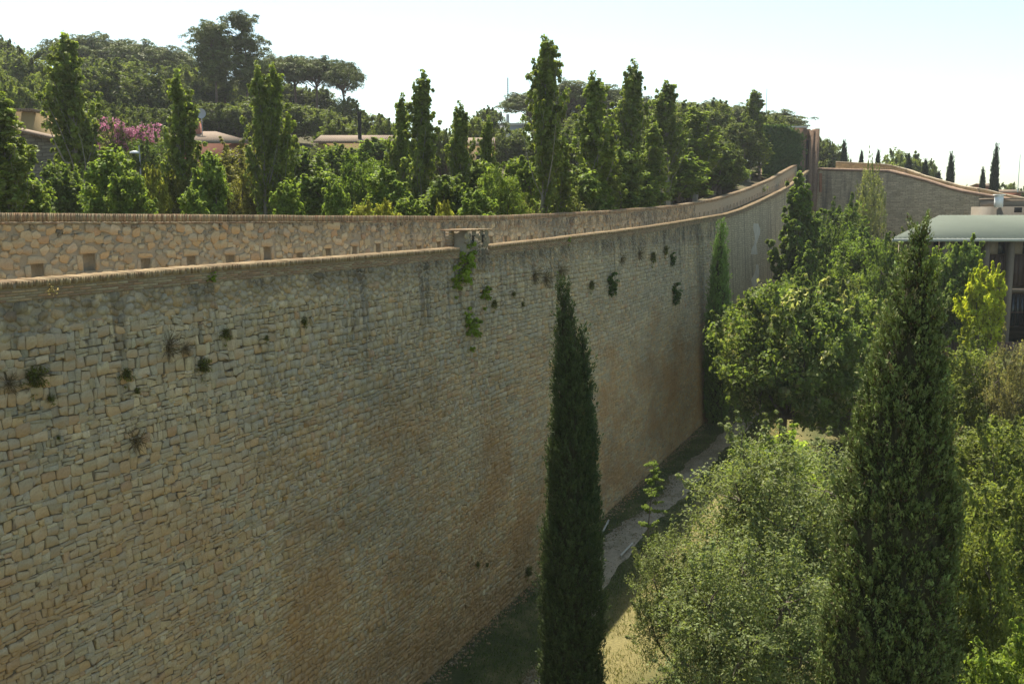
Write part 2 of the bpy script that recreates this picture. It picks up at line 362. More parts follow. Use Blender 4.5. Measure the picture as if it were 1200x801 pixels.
# ------------------------------------------------------------------ stones
def stone_geo(Q, depth, gap, rounded=.16, hi=True, tilt=.012, col=None, yof=None, wob=.02):
    """Q (N,4,2) corners in (s,z), counter-clockwise; returns verts (N,k,3), face template list"""
    n = len(Q); cen = Q.mean(1, keepdims=True)
    wh = np.stack([np.linalg.norm(Q[:, 1] - Q[:, 0], axis=1), np.linalg.norm(Q[:, 3] - Q[:, 0], axis=1)], 1)
    Q = cen + (Q - cen) * np.maximum(.3, 1 - gap[:, None, None] / wh[:, None, :]) + rng.uniform(-1, 1, Q.shape) * np.minimum(wob, .12 * wh.min(1))[:, None, None]
    r8 = []
    for k in range(4):
        a, b, c = Q[:, k - 1], Q[:, k], Q[:, (k + 1) % 4]
        t1 = rng.uniform(.2, 1.0, (n, 1)) ** 2 * 3.4 * rounded; t1 = np.minimum(t1, .42); t2 = rng.uniform(.2, 1.0, (n, 1)) ** 2 * 3.4 * rounded; t2 = np.minimum(t2, .42)
        r8 += [b + (a - b) * t1, b + (c - b) * t2]
    R = np.stack(r8, 1); R = R + rng.normal(0, 1, R.shape) * (np.minimum(.010, .05 * wh.min(1)))[:, None, None]                                            # (n,8,2)
    d = depth[:, None]
    def ring(sc, dd): P = cen + (R - cen) * sc; return np.concatenate([P, np.broadcast_to(dd, (n, 8))[..., None]], 2)
    tl = rng.normal(0, 1, (n, 1, 2)) * tilt / wh.mean(1)[:, None, None]
    til = ((R - cen) * tl).sum(2)
    A = ring(1.0, -.03 + 0 * til); B = ring(.99, d * .80 + til); 
    if hi:
        Cc = ring(rng.uniform(.84, .95, (n, 1, 1)), d + til + rng.normal(0, .004, (n, 8)))
        ce = np.concatenate([cen + rng.normal(0, .15, (n, 1, 2)) * wh[:, None, :] * .5, (d * 1.0 + rng.uniform(-.004, .010, (n, 1)))[..., None]], 2)
        V = np.concatenate([A, B, Cc, ce], 1)
        quads = [[k, (k + 1) % 8, 8 + (k + 1) % 8, 8 + k] for k in range(8)] + [[8 + k, 8 + (k + 1) % 8, 16 + (k + 1) % 8, 16 + k] for k in range(8)]
        tris = [[16 + k, 16 + (k + 1) % 8, 24] for k in range(8)]
        return V, [np.array(quads), np.array(tris)]
    if hi is None:
        q4 = lambda sc, dd: np.concatenate([cen + (Q - cen) * sc, np.broadcast_to(dd, (n, 4))[..., None]], 2)
        return np.concatenate([q4(1.0, -.01 + 0 * d), q4(.93, d + til[:, ::2])], 1), [np.array([[k, (k + 1) % 4, 4 + (k + 1) % 4, 4 + k] for k in range(4)] + [[4, 5, 6, 7]])]
    B = ring(.94, d + til)
    V = np.concatenate([A, B], 1)
    return V, [np.array([[k, (k + 1) % 8, 8 + (k + 1) % 8, 8 + k] for k in range(8)]), np.array([[8, 9, 10, 11, 12, 13, 14, 15]])]
def emit(g, V, tmpl, col):
    n, k, _ = V.shape
    fs = []; cs = []
    for T in tmpl:
        fs.append((T[None] + np.arange(n)[:, None, None] * k).reshape(-1, T.shape[1])); cs.append(np.repeat(col, len(T), axis=0))
    v = V.reshape(-1, 3)
    g.f += [f + g.n for f in fs]; g.c += cs; g.m += [np.zeros(len(f), int) for f in fs]; g.v.append(v); g.n += len(v)
PAL = dict(grey=(.265, .252, .212), tan=(.345, .290, .195), ochre=(.395, .265, .125), pale=(.44, .385, .285), rust=(.30, .165, .085), dark=(.175, .155, .12))
PALA = np.array(list(PAL.values())) * (1.38, 1.24, 1.06)
def stone_colours(s, z, kind):
    n = len(s); oc = fb(s * .16 + 3, z * .30)
    if kind == 'main':
        low = np.clip((8.5 - z) / 7, 0, 1) * .5 + np.clip((oc - .44) * 5, 0, 1) * .8 * np.clip((12.5 - z) / 4, 0, 1)
        pr = np.stack([.42 - .30 * low, .36 + 0 * low, .05 + .38 * low, .10 + 0 * low, .02 + .08 * low, .05 + 0 * low], 1)
    elif kind == 'band': pr = np.tile([.22, .40, .16, .12, .02, .08], (n, 1))
    else: pr = np.tile([.30, .28, .10, .22, .05, .05], (n, 1))
    pr = np.clip(pr, 0.005, 1); pr /= pr.sum(1, keepdims=True)
    k = (rng.random(n)[:, None] > np.cumsum(pr, 1)).sum(1).clip(0, 5)
    c = PALA[k] * rng.uniform(.87, 1.13, (n, 1)) * rng.uniform(.96, 1.04, (n, 3))
    av = (.45, .35, .21) if kind == 'main' else (.42, .355, .24)
    av = np.array(av)
    if kind == 'main': q = np.clip((z - 5) / 7, 0, 1)[:, None]; av = (1 - q) * np.array((.455, .345, .195)) + q * np.array((.405, .345, .235))
    return np.clip(c * .5 + av * .5, 0, .6)
def faceY(z): return D0 + BAT * z

S0, S1, SLOW = 9.0, 78.0, 19.0
def band_z(s): return ztop(s) - 1.28 - .5 * (vn(s * .12, 5 + 0 * s) - .4) + .12 * vn(s * 1.1, 2 + 0 * s)
def course_stones():
    Q = []
    z = -.4; k = 0
    rr = np.random.default_rng(11)
    while z < 16.2:
        u = rr.random()
        big = z > 8.5
        h = rr.uniform(.15, .235) if (big and u < .75) else (rr.uniform(.13, .22) if u < .6 else rr.uniform(.07, .12))
        def zb(s, kk, zz): return zz + .07 * (vn(s * .35, kk * .37) - .5) + .085 * (vn(s * 1.9, kk * .9 + 7) - .5) + .35 * (vn(s * .06, zz * .12) - .5)
        s = S0 + rr.uniform(0, .3); slim = h < .13
        while s < S1:
            f = 1.0 if s < 33 else 1.75
            w = h * rr.uniform(.55, 1.75) * f if not slim else rr.uniform(.10, .34) * f
            w = max(.09, min(w, .38 if s < 33 else .5))
            s2 = s + w
            c = np.array([[s, zb(s, k, z)], [s2, zb(s2, k, z)], [s2, zb(s2, k + 1, z + h)], [s, zb(s, k + 1, z + h)]])
            if not slim and rr.random() < .20:                       # a thinner stone laid on top of a low one
                a = rr.uniform(.25, .75); mL = c[0] * (1 - a) + c[3] * a; mR = c[1] * (1 - a) + c[2] * a; mR[1] += rr.uniform(-.02, .02)
                Q.append([c[0], c[1], mR, mL]); Q.append([mL, mR, c[2], c[3]])
            elif not slim and w > .2 and rr.random() < .10:           # a missing bite filled by a pinning stone
                cc = c.copy(); cc[2] = c[2] * .6 + c[1] * .4; cc[3] = c[3] * .85 + c[0] * .15; Q.append(cc)
                Q.append([cc[3], cc[2], c[2], c[3]])
            else: Q.append(c)
            s = s2
        z += h; k += 1
    Q = np.array(Q); m = rng.random(len(Q)) < .34; m &= Q[:, 0, 0] < 38; c0 = Q[m, 0] + rng.normal(0, .02, (m.sum(), 2)); a = rng.uniform(.022, .05, (len(c0), 1)) * [[1.5, .8]]
    P = np.stack([c0 + a * sg * rng.uniform(.7, 1.3, c0.shape) for sg in ([-1, -1], [1, -1], [1, 1], [-1, 1])], 1); Q = np.concatenate([Q, P])
    cen = Q.mean(1)
    keep = (cen[:, 1] < band_z(cen[:, 0])) 
    return Q[keep]
def rubble(s0, s1, zlo, zhi, size, dens, holes=(), rs=5, asp=1.35):
    """irregular rounded stones scattered without overlap (dart throwing on a grid)"""
    rr = np.random.default_rng(rs); out = []
    cell = size * 1.6; grid = {}
    ntry = int((s1 - s0) * 2.0 / (size * size) * dens)
    ss = rr.uniform(s0, s1, ntry); uu = rr.random(ntry); rad = size * (.28 + .55 * (1 - np.linspace(0, 1, ntry)) ** 1.3) * rr.uniform(.8, 1.15, ntry)
    lo, hi = zlo(ss), zhi(ss); zz = lo + uu * (hi - lo)
    ok0 = (zz - rad * .6 > lo - .05) & (zz + rad * .55 < hi + .02)
    for i in range(ntry):
        if not ok0[i]: continue
        s, z, r = ss[i], zz[i], rad[i]
        gx, gz = int(s // cell), int(z // cell); bad = False
        for a in (-1, 0, 1):
            for b in (-1, 0, 1):
                for (s_, z_, r_) in grid.get((gx + a, gz + b), ()):
                    if ((s - s_) / asp) ** 2 + (z - z_) ** 2 < (.80 * (r + r_)) ** 2: bad = True; break
                if bad: break
            if bad: break
        if bad: continue
        for h in holes:
            if h[0] - r * 1.1 < s < h[1] + r * 1.1 and h[2] - r * .9 < z < h[3] + r * .9 + .0: bad = True; break
        if bad: continue
        grid.setdefault((gx, gz), []).append((s, z, r)); out.append((s, z, r))
    o = np.array(out); a = rr.uniform(.85, 1.2, (len(o), 1)) * np.stack([o[:, 2] * asp, o[:, 2] * .86], 1)
    th = rr.normal(0, .25, len(o)); cs, sn = np.cos(th), np.sin(th)
    Q = []
    for sx, sz in ((-1, -1), (1, -1), (1, 1), (-1, 1)):
        dx = sx * a[:, 0] * rr.uniform(.75, 1.1, len(o)); dz = sz * a[:, 1] * rr.uniform(.75, 1.1, len(o))
        Q.append(np.stack([o[:, 0] + dx * cs - dz * sn, o[:, 1] + dx * sn + dz * cs], 1))
    return np.stack(Q, 1)
def pixsize(s, z, w, h, D):
    X = DV[0] * s + NV[0] * D; Y = DV[1] * s + NV[1] * D
    c, sn = math.cos(PITCH), math.sin(PITCH); dep = Y * c - (z - CAMZ) * sn; up = Y * sn + (z - CAMZ) * c
    px = 600 + F * X / dep; py = 400.5 - F * up / dep
    area = w * h * D / np.maximum(dep, 1) ** 3
    vis = (px > 3) & (px < 1190) & (py > 3) & (py < 797)
    return np.where(vis, area, 0)
def place_stones(parent, Q, depth, gap, rounded, kind, Yf, matl, nparts, near, prefix='stone', rest='masonry', tilt=.012, wob=.02):
    cen = Q.mean(1); w = np.linalg.norm(Q[:, 1] - Q[:, 0], axis=1); h = np.linalg.norm(Q[:, 3] - Q[:, 0], axis=1)
    col = stone_colours(cen[:, 0], cen[:, 1], kind)
    sc = pixsize(cen[:, 0], cen[:, 1], w, h, DIN if Yf is faceIn else D0)
    order = np.argsort(-sc); part = np.zeros(len(Q), bool); part[order[:nparts]] = True
    hi = (cen[:, 0] < near) | part
    gR = Geo()
    far = (cen[:, 0] > 35) & ~part
    for sel, hh in ((hi, True), (~hi & ~far, False), (far & ~hi, None)):
        if not sel.any(): continue
        idx = np.where(sel)[0]
        V, T = stone_geo(Q[idx], depth[idx], gap[idx], rounded, hh, tilt, wob=wob)
        V3 = np.stack([V[..., 0], Yf(V[..., 0], V[..., 1]) - V[..., 2], V[..., 1]], -1)
        pm = part[idx]
        emit(gR, V3[~pm], T, col[idx[~pm]])
        for v, i in zip(V3[pm], idx[pm]):
            g = Geo(); c0 = v.mean(0); emit(g, (v - c0)[None], T, col[i][None]); o = link(prefix, g.mesh(prefix, matl), parent); o.location = c0
    link(rest, gR.mesh(rest, matl), parent, 'stuff')
def faceOut(s, z): return D0 + BAT * z
def faceIn(s, z): return din(s)

# ------------------------------------------------------------------ the long outer wall
def strip_faces(n, m): 
    i, j = np.meshgrid(np.arange(n - 1), np.arange(m - 1), indexing='ij'); i = i.ravel(); j = j.ravel()
    return np.stack([i * m + j, (i + 1) * m + j, (i + 1) * m + j + 1, i * m + j + 1], 1)
COP = .40                                    # height of the brick coping above the masonry
wall = thing('rampart_wall', 'tall battered rampart of coursed stone with brick coping running away to the tower', 'wall', (0, 0, 0), ROT)
def build_outer():
    ss = np.unique(np.concatenate([np.arange(S0 - 8, S_END, 1.0), [S_END]]))
    # body: face, top, back; two faces: near (mortar between real stones), band, far
    def sheet(sa, sb, z0, z1, mt, name, nz=12):
        s = ss[(ss >= sa) & (ss <= sb)]; s = np.unique(np.concatenate([[sa], s, [sb]])); V = []
        for a in np.linspace(0, 1, nz): z = z0(s) * (1 - a) + z1(s) * a; V.append(np.stack([s, faceOut(s, z), z], 1))
        V = np.stack(V, 1); g = Geo(); g.add(V.reshape(-1, 3), strip_faces(len(s), nz)); return link(name, g.mesh(name, mt), wall)
    sheet(S0 - 8, S1, lambda s: 0 * s - 1, band_z, M_MORTAR, 'mortar_bed')
    sheet(S0 - 8, S1, band_z, lambda s: ztop(s) - COP, M_LIME, 'upper_render')
    sheet(S1, S_END, lambda s: 0 * s - 1, lambda s: ztop(s) - COP, M_FARLONG, 'far_face')
    s = ss; g = Geo(); zt = ztop(s) - COP
    V = np.stack([np.stack([s, faceOut(s, zt), zt], 1), np.stack([s, D0 + BAT * 15 + .75 + 0 * s, zt], 1), np.stack([s, D0 + BAT * 15 + .75 + 0 * s, zt - 1.6], 1)], 1)
    g.add(V.reshape(-1, 3), strip_faces(len(s), 3)); link('parapet_back', g.mesh('parapet_back', M_LIME), wall)
    Q = course_stones(); n = len(Q)
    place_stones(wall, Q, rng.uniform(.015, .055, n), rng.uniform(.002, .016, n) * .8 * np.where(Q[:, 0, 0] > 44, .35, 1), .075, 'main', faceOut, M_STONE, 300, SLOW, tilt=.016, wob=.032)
    Qb = rubble(S0, S1, lambda s: band_z(s) - .05, lambda s: ztop(s) - COP - .02,   .135, 8.0, rs=9); n = len(Qb)
    cen = Qb.mean(1); V, T = stone_geo(Qb, rng.uniform(.012, .035, n), np.full(n, .004), .25, False, .01)
    V3 = np.stack([V[..., 0], faceOut(0, V[..., 1]) - V[..., 2], V[..., 1]], -1)
    g = Geo(); emit(g, V3, T, stone_colours(cen[:, 0], cen[:, 1], 'band')); link('rubble_band', g.mesh('rubble_band', M_STONE), wall, 'stuff')
build_outer()

def brick_col(n, top=False):
    base = np.array([(.30, .175, .115), (.27, .19, .13), (.33, .22, .14), (.235, .145, .10), (.31, .235, .165)])
    if top: base = np.array([(.25, .17, .105), (.22, .145, .09), (.29, .205, .13), (.19, .12, .075)])
    return base[rng.integers(0, len(base), n)] * (1.16, 1.24, 1.08) * rng.uniform(.82, 1.15, (n, 1))
def brick_mesh(name, l, d, h, matl, col):
    g = Geo(); v = []
    for z, q in ((0, .004), (.006, 0), (h - .006, 0), (h, .004)):
        v += [[-l / 2 + q, q, z], [l / 2 - q, q, z], [l / 2 - q, d, z], [-l / 2 + q, d, z]]
    v = np.array(v); v[:, 2] -= h / 2
    f = [[k * 4 + a, k * 4 + (a + 1) % 4, (k + 1) * 4 + (a + 1) % 4, (k + 1) * 4 + a] for k in range(3) for a in range(4)] + [[0, 3, 2, 1], [12, 13, 14, 15]]
    g.add(v, np.array(f), col); return g.mesh(name, matl)
def boxes(g, cx, cy, cz, hx, hy, hz, col, rotx=0.0, slope=None):
    n = len(cx); sg = np.array([[-1, -1, -1], [1, -1, -1], [1, 1, -1], [-1, 1, -1], [-1, -1, 1], [1, -1, 1], [1, 1, 1], [-1, 1, 1]], float)
    V = np.empty((n, 8, 3)); a = np.broadcast_to
    V[..., 0] = cx[:, None] + sg[:, 0] * np.broadcast_to(hx, n)[:, None]
    ly = sg[:, 1] * np.broadcast_to(hy, n)[:, None]; lz = sg[:, 2] * np.broadcast_to(hz, n)[:, None]
    V[..., 1] = cy[:, None] + ly * math.cos(rotx) - lz * math.sin(rotx); V[..., 2] = cz[:, None] + ly * math.sin(rotx) + lz * math.cos(rotx)
    if slope is not None: V[..., 2] += (V[..., 0] - cx[:, None]) * slope[:, None]
    f = (BOXF[None] + np.arange(n)[:, None, None] * 8).reshape(-1, 4); g.add(V.reshape(-1, 3), f, np.repeat(col, 6, axis=0))
PIL = (wall_pt(531, 289)[0], wall_pt(572, 287)[0])
SA, SB = wall_pt(537, 289)[0], wall_pt(572, 287)[0]
def build_coping():
    yf = D0 + BAT * 14.4 - .045
    protos = [brick_mesh('brick', .272, .2, .042, M_BRICK, c) for c in brick_col(14)]
    g = Geo(); gj = Geo(); parts = 0
    for c in range(4):
        s = S0 + (c % 2) * .14 + np.arange(0, (S_END - S0) / .285) * .285; s = s[(s < SA - .14) | (s > SB + .14)]; s = s[s < S_END - .2]
        z = ztop(s) - COP + .027 + c * .054; sl = (ztop(s + .1) - ztop(s - .1)) / .2
        vis = (s > 11.8) & (s < 33)
        for i in np.where(vis)[0]:
            if parts >= 300: vis[i] = False; continue
            o = link('brick', random.choice(protos), wall); o.location = (s[i], yf + rng.uniform(-.004, .004), z[i]); o.rotation_euler = (0, -math.atan(sl[i]), rng.normal(0, .008)); parts += 1
        k = ~vis; boxes(g, s[k], yf + .1 + rng.uniform(-.004, .004, k.sum()), z[k], .136, .1, .021, brick_col(k.sum()), slope=sl[k])
    # headers on edge, sloping outwards
    s = np.arange(S0, S_END - .1, .062); s = s[(s < SA - .03) | (s > SB + .03)]; n = len(s)
    sl = (ztop(s + .1) - ztop(s - .1)) / .2
    gt = Geo(); boxes(gt, s + rng.uniform(-.003, .003, n), yf + .20 + rng.normal(0, .009, n), ztop(s) - .074 + rng.normal(0, .006, n) + .03 * (vn(s * .5, 0 * s) - .5), .026, .225, .062, brick_col(n, True), rotx=.06, slope=sl)
    link('brick_courses', g.mesh('brick_courses', M_BRICK), wall, 'stuff'); link('coping_headers', gt.mesh('coping_headers', M_BRICK_TOP), wall, 'stuff')
    for a, b in ((S0, SA), (SB, S_END)):
        ss = np.arange(a, b, 1.0); ss = np.append(ss, b); zt = ztop(ss); y0 = yf + .012
        P = [(y0, -COP), (y0, -.172), (y0 - .02, -.15), (y0 - .02, -.05), (y0 + .40, -.016), (y0 + .40, -.2), (y0 + .70, -.21), (y0 + .70, -1.4)]
        V = np.stack([np.stack([ss, 0 * ss + y, zt + dz], 1) for y, dz in P], 1); gj.add(V.reshape(-1, 3), strip_faces(len(ss), len(P)))
    link('coping_bed', gj.mesh('coping_bed', M_JOINT), wall)
build_coping()
def plaster():
    g = Geo(); V = []
    for k in range(15):
        y = 262 + k * 6; wd = 3.2 + 1.6 * math.sin(k * 1.3) + 1.3 * math.sin(k * 3.1); cx = 886 + 1.8 * math.sin(k * .9)
        for px in (cx - wd, cx + wd * .7):
            s, z = wall_pt(px, y); V.append((s, faceOut(s, z) - .012, z))
    g.add(np.array(V), np.array([[2 * k, 2 * k + 1, 2 * k + 3, 2 * k + 2][::-1] for k in range(14) if k not in (6, 7)])); link('plaster_patch', g.mesh('plaster_patch', simple('old_plaster', (.50, .44, .34), grain=.45, sc=1.2, bmp=.3)), wall)
plaster()

# pillar that straddles the parapet
def build_pillar():
    t = thing('parapet_pillar', 'short masonry pillar rising through the brick coping of the rampart', 'pillar', (0, 0, 0), ROT)
    zt = float(ztop((SA + SB) / 2)); y0 = D0 + BAT * zt - .10
    top = plane_pt(555, 268, y0)[1]
    a, b = plane_pt(546, 280, y0)[0], plane_pt(572, 280, y0)[0]
    g = Geo(); box(g, a, b, y0, y0 + .85, zt - 1.0, top - .09); link('core', g.mesh('core', M_LIME), t)
    Q = rubble(a + .04, b - .04, lambda s: 0 * s + zt - .95, lambda s: 0 * s + top - .12, .15, 9, rs=21); n = len(Q)
    V, T = stone_geo(Q, rng.uniform(.012, .03, n), np.full(n, .004), .22, True, .01); V3 = np.stack([V[..., 0], y0 - V[..., 2], V[..., 1]], -1); c = Q.mean(1)
    g = Geo(); emit(g, V3, T, stone_colours(c[:, 0], c[:, 1], 'band') * .8); link('rubble_face', g.mesh('rubble_face', M_STONE), t, 'stuff')
    g = Geo(); aa = plane_pt(530, 280, y0 + .5)[0]; nb = 0
    for c in range(int((top - zt + .3) / .054)):
        s = np.arange(aa + (c % 2) * .12, a + .02, .24); n = len(s); boxes(g, s + .0, np.full(n, y0 + .62), np.full(n, zt - .3 + c * .054 + .03), .115, .13, .022, brick_col(n))
    link('brick_return', g.mesh('brick_return', M_BRICK), t, 'stuff')
    g = Geo(); box(g, aa - .1, a + .1, y0 + .51, y0 + .8, zt - .4, top - .09); link('return_bed', g.mesh('return_bed', M_JOINT), t)
    g = Geo()
    s = np.arange(aa - .1, b + .06, .3); n = len(s)
    boxes(g, s + .14, np.full(n, y0 + .44), np.full(n, top - .05), .143, .5, .03, brick_col(n) * .9); link('cap_tile', g.mesh('cap_tile', M_BRICK), t)
    g = Geo()
    for k in (.3, .72):
        sx = a + (b - a) * k; box(g, sx - .06, sx + .06, y0 - .035, y0 + .01, top - .52, top - .30, (.02, .018, .015)); box(g, sx - .09, sx + .09, y0 - .06, y0, top - .30, top - .25)
    link('niche', g.mesh('niche', simple('dark_niche', (.03, .026, .02))), t)
build_pillar()

# ------------------------------------------------------------------ inner parapet wall with putlog openings
inner = thing('parapet_wall', 'rubble parapet wall with a row of square openings behind the walkway', 'wall', (0, 0, 0), ROT)
def build_inner():
    holes = []
    hx = [43, 104, 170.5, 223, 269, 312.6, 350.6, 384, 414.7, 442.6, 468, 490.7, 514, 538]
    ht = [309, 297, 303, 300, 299, 289, 296, 291, 288.5, 285.5, 289, 288, 283, 285]
    sp = [plane_pt(a, b, DIN) for a, b in zip(hx, ht)]
    step = (sp[-1][0] - sp[0][0]) / (len(sp) - 1)
    s = sp[-1][0] + step
    while s < S_END - 2: sp.append((s, float(zin(s)) - 1.0 + rng.uniform(-.06, .06))); s += step
    sp.insert(0, (sp[0][0] - step, 15.05)); sp.insert(0, (sp[0][0] - step, 15.0))
    for i, (s, z) in enumerate(sp):
        w = rng.uniform(.15, .19); holes.append((s - w, s + w, z - .42, z))
    edges = sorted(set([S0 - 6, S_END] + [h[0] for h in holes] + [h[1] for h in holes] + list(np.arange(S0 - 6, S_END, 1.0))))
    hd = {h[0]: h for h in holes}; g = Geo(); gh = []
    cur = None
    for a, b in zip(edges[:-1], edges[1:]):
        mid = (a + b) / 2; h = next((h for h in holes if h[0] <= mid <= h[1]), None)
        ya, yb = float(din(a)), float(din(b))
        def q(G, za, zb_, zc, zd): G.add(np.array([[a, ya, za], [b, yb, zb_], [b, yb, zd], [a, ya, zc]]), np.array([[0, 1, 2, 3]]))
        ta, tb = float(zin(a)) - .24, float(zin(b)) - .24
        if h is None: q(g, 11, 11, ta, tb)
        else:
            q(g, 11, 11, h[2], h[2]); q(g, h[3], h[3], ta, tb)
            dp = .17
            v = np.array([[a, ya, h[2]], [b, yb, h[2]], [b, yb, h[3]], [a, ya, h[3]], [a, ya + dp, h[2]], [b, yb + dp, h[2]], [b, yb + dp, h[3]], [a, ya + dp, h[3]]])
            fs = [[0, 1, 5, 4], [3, 7, 6, 2], [4, 5, 6, 7]]
            if a == h[0]: fs.append([0, 4, 7, 3])
            if b == h[1]: fs.append([1, 2, 6, 5])
            h2 = Geo(); h2.add(v, np.array(fs)); gh.append(h2)
    link('mortar_face', g.mesh('mortar_face', M_LIME), inner); 
    for h2 in gh: link('opening', h2.mesh('opening', M_LIME), inner)
    ss = np.append(np.arange(S0 - 6, S_END, 1.0), S_END); zt = zin(ss); y = din(ss)
    g = Geo(); P = [(0, -.235), (-.03, -.235), (-.03, -.2), (.004, -.195), (.004, -.012), (.55, -.012), (.55, -6)]
    V = np.stack([np.stack([ss, y + dy, zt + dz], 1) for dy, dz in P], 1); g.add(V.reshape(-1, 3), strip_faces(len(ss), len(P))); link('coping_bed', g.mesh('coping_bed', M_JOINT), inner)
    # stones round each opening: lintel, jambs
    Q = []
    for h in holes[:30]:
        Q.append([(h[0] - .10, h[3]), (h[1] + .10, h[3] + .01), (h[1] + .06, h[3] + rng.uniform(.13, .26)), (h[0] - .07, h[3] + rng.uniform(.13, .24))])
        for sx, sg in ((h[0], -1), (h[1], 1)):
            ww = rng.uniform(.12, .2); a_, b_ = sorted((sx, sx + sg * ww)); Q.append([(a_, h[2] + .02), (b_, h[2] + .02), (b_, h[3] - .02), (a_, h[3] - .02)])
    hx2 = [(h[0] - .16, h[1] + .16, h[2], h[3] + .20) for h in holes]
    Qr = rubble(S0, 80, lambda s: 0 * s + 13.2, lambda s: zin(s) - .26, .16, 14.0, holes=hx2, rs=13, asp=1.25)
    Q = np.concatenate([np.array(Q), Qr]); n = len(Q)
    place_stones(inner, Q, rng.uniform(.014, .045, n), np.full(n, .006), .14, 'inner', faceIn, M_RUBBLE, 300, 46)
    # soldier course
    s = np.arange(S0, S_END - .1, .052); n = len(s)
    sl = (zin(s + .1) - zin(s - .1)) / .2
    g = Geo(); boxes(g, s, din(s) + .26 + rng.normal(0, .007, n), zin(s) - .097 + rng.normal(0, .005, n) + .03 * (vn(s * .5, 3 + 0 * s) - .5), .0215, .275, .095, brick_col(n) * .95, slope=sl); link('soldier_course', g.mesh('soldier_course', M_BRICK), inner, 'stuff')
    s = np.arange(S0, S_END - .3, .285); n = len(s); sl = (zin(s + .1) - zin(s - .1)) / .2
    g = Geo(); boxes(g, s, din(s) + .07, zin(s) - .217, .136, .115, .018, brick_col(n), slope=sl); link('brick_string', g.mesh('brick_string', M_BRICK), inner, 'stuff')
    # walkway paving between the two walls
    g = Geo(); V = np.stack([np.stack([ss, 0 * ss + D0 + .9, ztop(ss) - 1.3], 1), np.stack([ss, din(ss) + .1, ztop(ss) - 1.3], 1)], 1); g.add(V.reshape(-1, 3), strip_faces(len(ss), 2)); link('walkway', g.mesh('walkway', simple('walkway_gravel', (.30, .26, .2), bmp=.4), ), kind='structure').rotation_euler = (0, 0, ROT)
build_inner()

# ------------------------------------------------------------------ foliage builders
def jit_col(base, n, v=.18, h=.06, clump=None):
    c = np.asarray(base, float) * rng.uniform(1 - v, 1 + v, (n, 1)) * rng.uniform(1 - h, 1 + h, (n, 3))
    return c if clump is None else c * clump
FOL = np.array((1.85, 1.62, 1.25))
def clump_leaves(g, cen, rad, n, L, col, up=.35, flat=.75, ratio=.55, hollow=.45, colv=.22, mat_=0, droop=0.0, vert=1.0):
    """n leaves round each clump centre; cen (k,3), rad (k,)"""
    k = len(cen); d = unit(rng.normal(size=(k, n, 3)) + [0, 0, up])
    r = rad[:, None, None] * (hollow + (1 - hollow) * rng.random((k, n, 1)) ** .6)
    P = cen[:, None] + d * r * [1, 1, flat * vert]
    Nn = unit(d * .8 + rng.normal(size=d.shape) * .55 + [0, 0, .45])
    T = d + rng.normal(size=d.shape) * .6 - [0, 0, droop]
    cl = rng.uniform(.70, 1.30, (k, 1, 1)) * np.ones((1, n, 1))
    col_ = np.asarray(col, float)
    base = col_ if col_.ndim == 1 else np.repeat(col_, n, 0).reshape(k, n, 3)
    cc = base * cl * rng.uniform(1 - colv, 1 + colv, (k, n, 1)) * rng.uniform(.94, 1.06, (k, n, 3))
    ll = L * rng.uniform(.5, 1.45, k * n)
    leaves(g, P.reshape(-1, 3), Nn.reshape(-1, 3), ll, ll * ratio, cc.reshape(-1, 3) * FOL, T=T.reshape(-1, 3), mat=mat_)
def limb(g, a, b, r0, r1, bend=.12, n=6, seg=5, col=(.2, .15, .1)):
    a = np.asarray(a, float); b = np.asarray(b, float); ln = np.linalg.norm(b - a)
    t = np.linspace(0, 1, seg)[:, None]; off = rng.normal(size=3) * ln * bend
    pts = a + (b - a) * t + off * (t * (1 - t)) * 2
    tube(g, pts, np.linspace(r0, r1, seg), n, col); return pts
def tree_proto(crown, trunk, bark, leafmat):
    """returns (trunk mesh, crown mesh)"""
    return trunk.mesh('trunk', bark), crown.mesh('crown', leafmat)

def mk_poplar(h=12, w=1.35, seed=0, nb=66, L=.19, col=(.108, .148, .050), dens=1.0):
    global rng; keep = rng; rng = np.random.default_rng(seed)
    t = Geo(); c = Geo()
    top = np.array([rng.normal(0, .15), rng.normal(0, .15), h * .97])
    tr = limb(t, (0, 0, -1), top, .2, .02, .015, 8, 9)
    CE = []; CR = []
    hs = np.sort(rng.uniform(.10, .93, nb))
    for q in hs:
        prof = w * (math.sin(min(1, q / .28) * PI / 2) ** .8) * (1 - max(0, (q - .30)) / .74) ** .85 * rng.uniform(.6, 1.2)
        p0 = np.array([np.interp(q * h, tr[:, 2], tr[:, k]) for k in (0, 1)] + [q * h]); az = rng.uniform(0, 2 * PI)
        ln = prof * 2.9 + .3; up = rng.uniform(.90, .96)
        p1 = p0 + np.array([math.cos(az) * prof, math.sin(az) * prof, ln * up])
        p1[2] = min(p1[2], h * rng.uniform(.93, 1.02))
        pts = limb(t, p0, p1, .05 * (1.1 - q), .01, .10, 5, 5)
        m = 6 + int(prof * 4)
        for a in np.linspace(.25, 1, m):
            x = pts[0] + (pts[-1] - pts[0]) * a + rng.normal(size=3) * [.13, .13, .15]; CE.append(x); CR.append(rng.uniform(.15, .36) * (1.12 - .62 * a))
    for q in np.linspace(.86, 1.03, 9): CE.append([top[0] + rng.normal(0, .08), top[1] + rng.normal(0, .08), q * h]); CR.append(.20 * (1.25 - q) / .3 + .06)
    CE = np.array(CE); CR = np.array(CR)
    clump_leaves(c, CE, CR, int(25 * dens), L, col, up=.2, flat=1.35, hollow=.25, ratio=.85)
    r = tree_proto(c, t, M_PALEBARK, M_LEAF); rng = keep; return r, h, w * .95
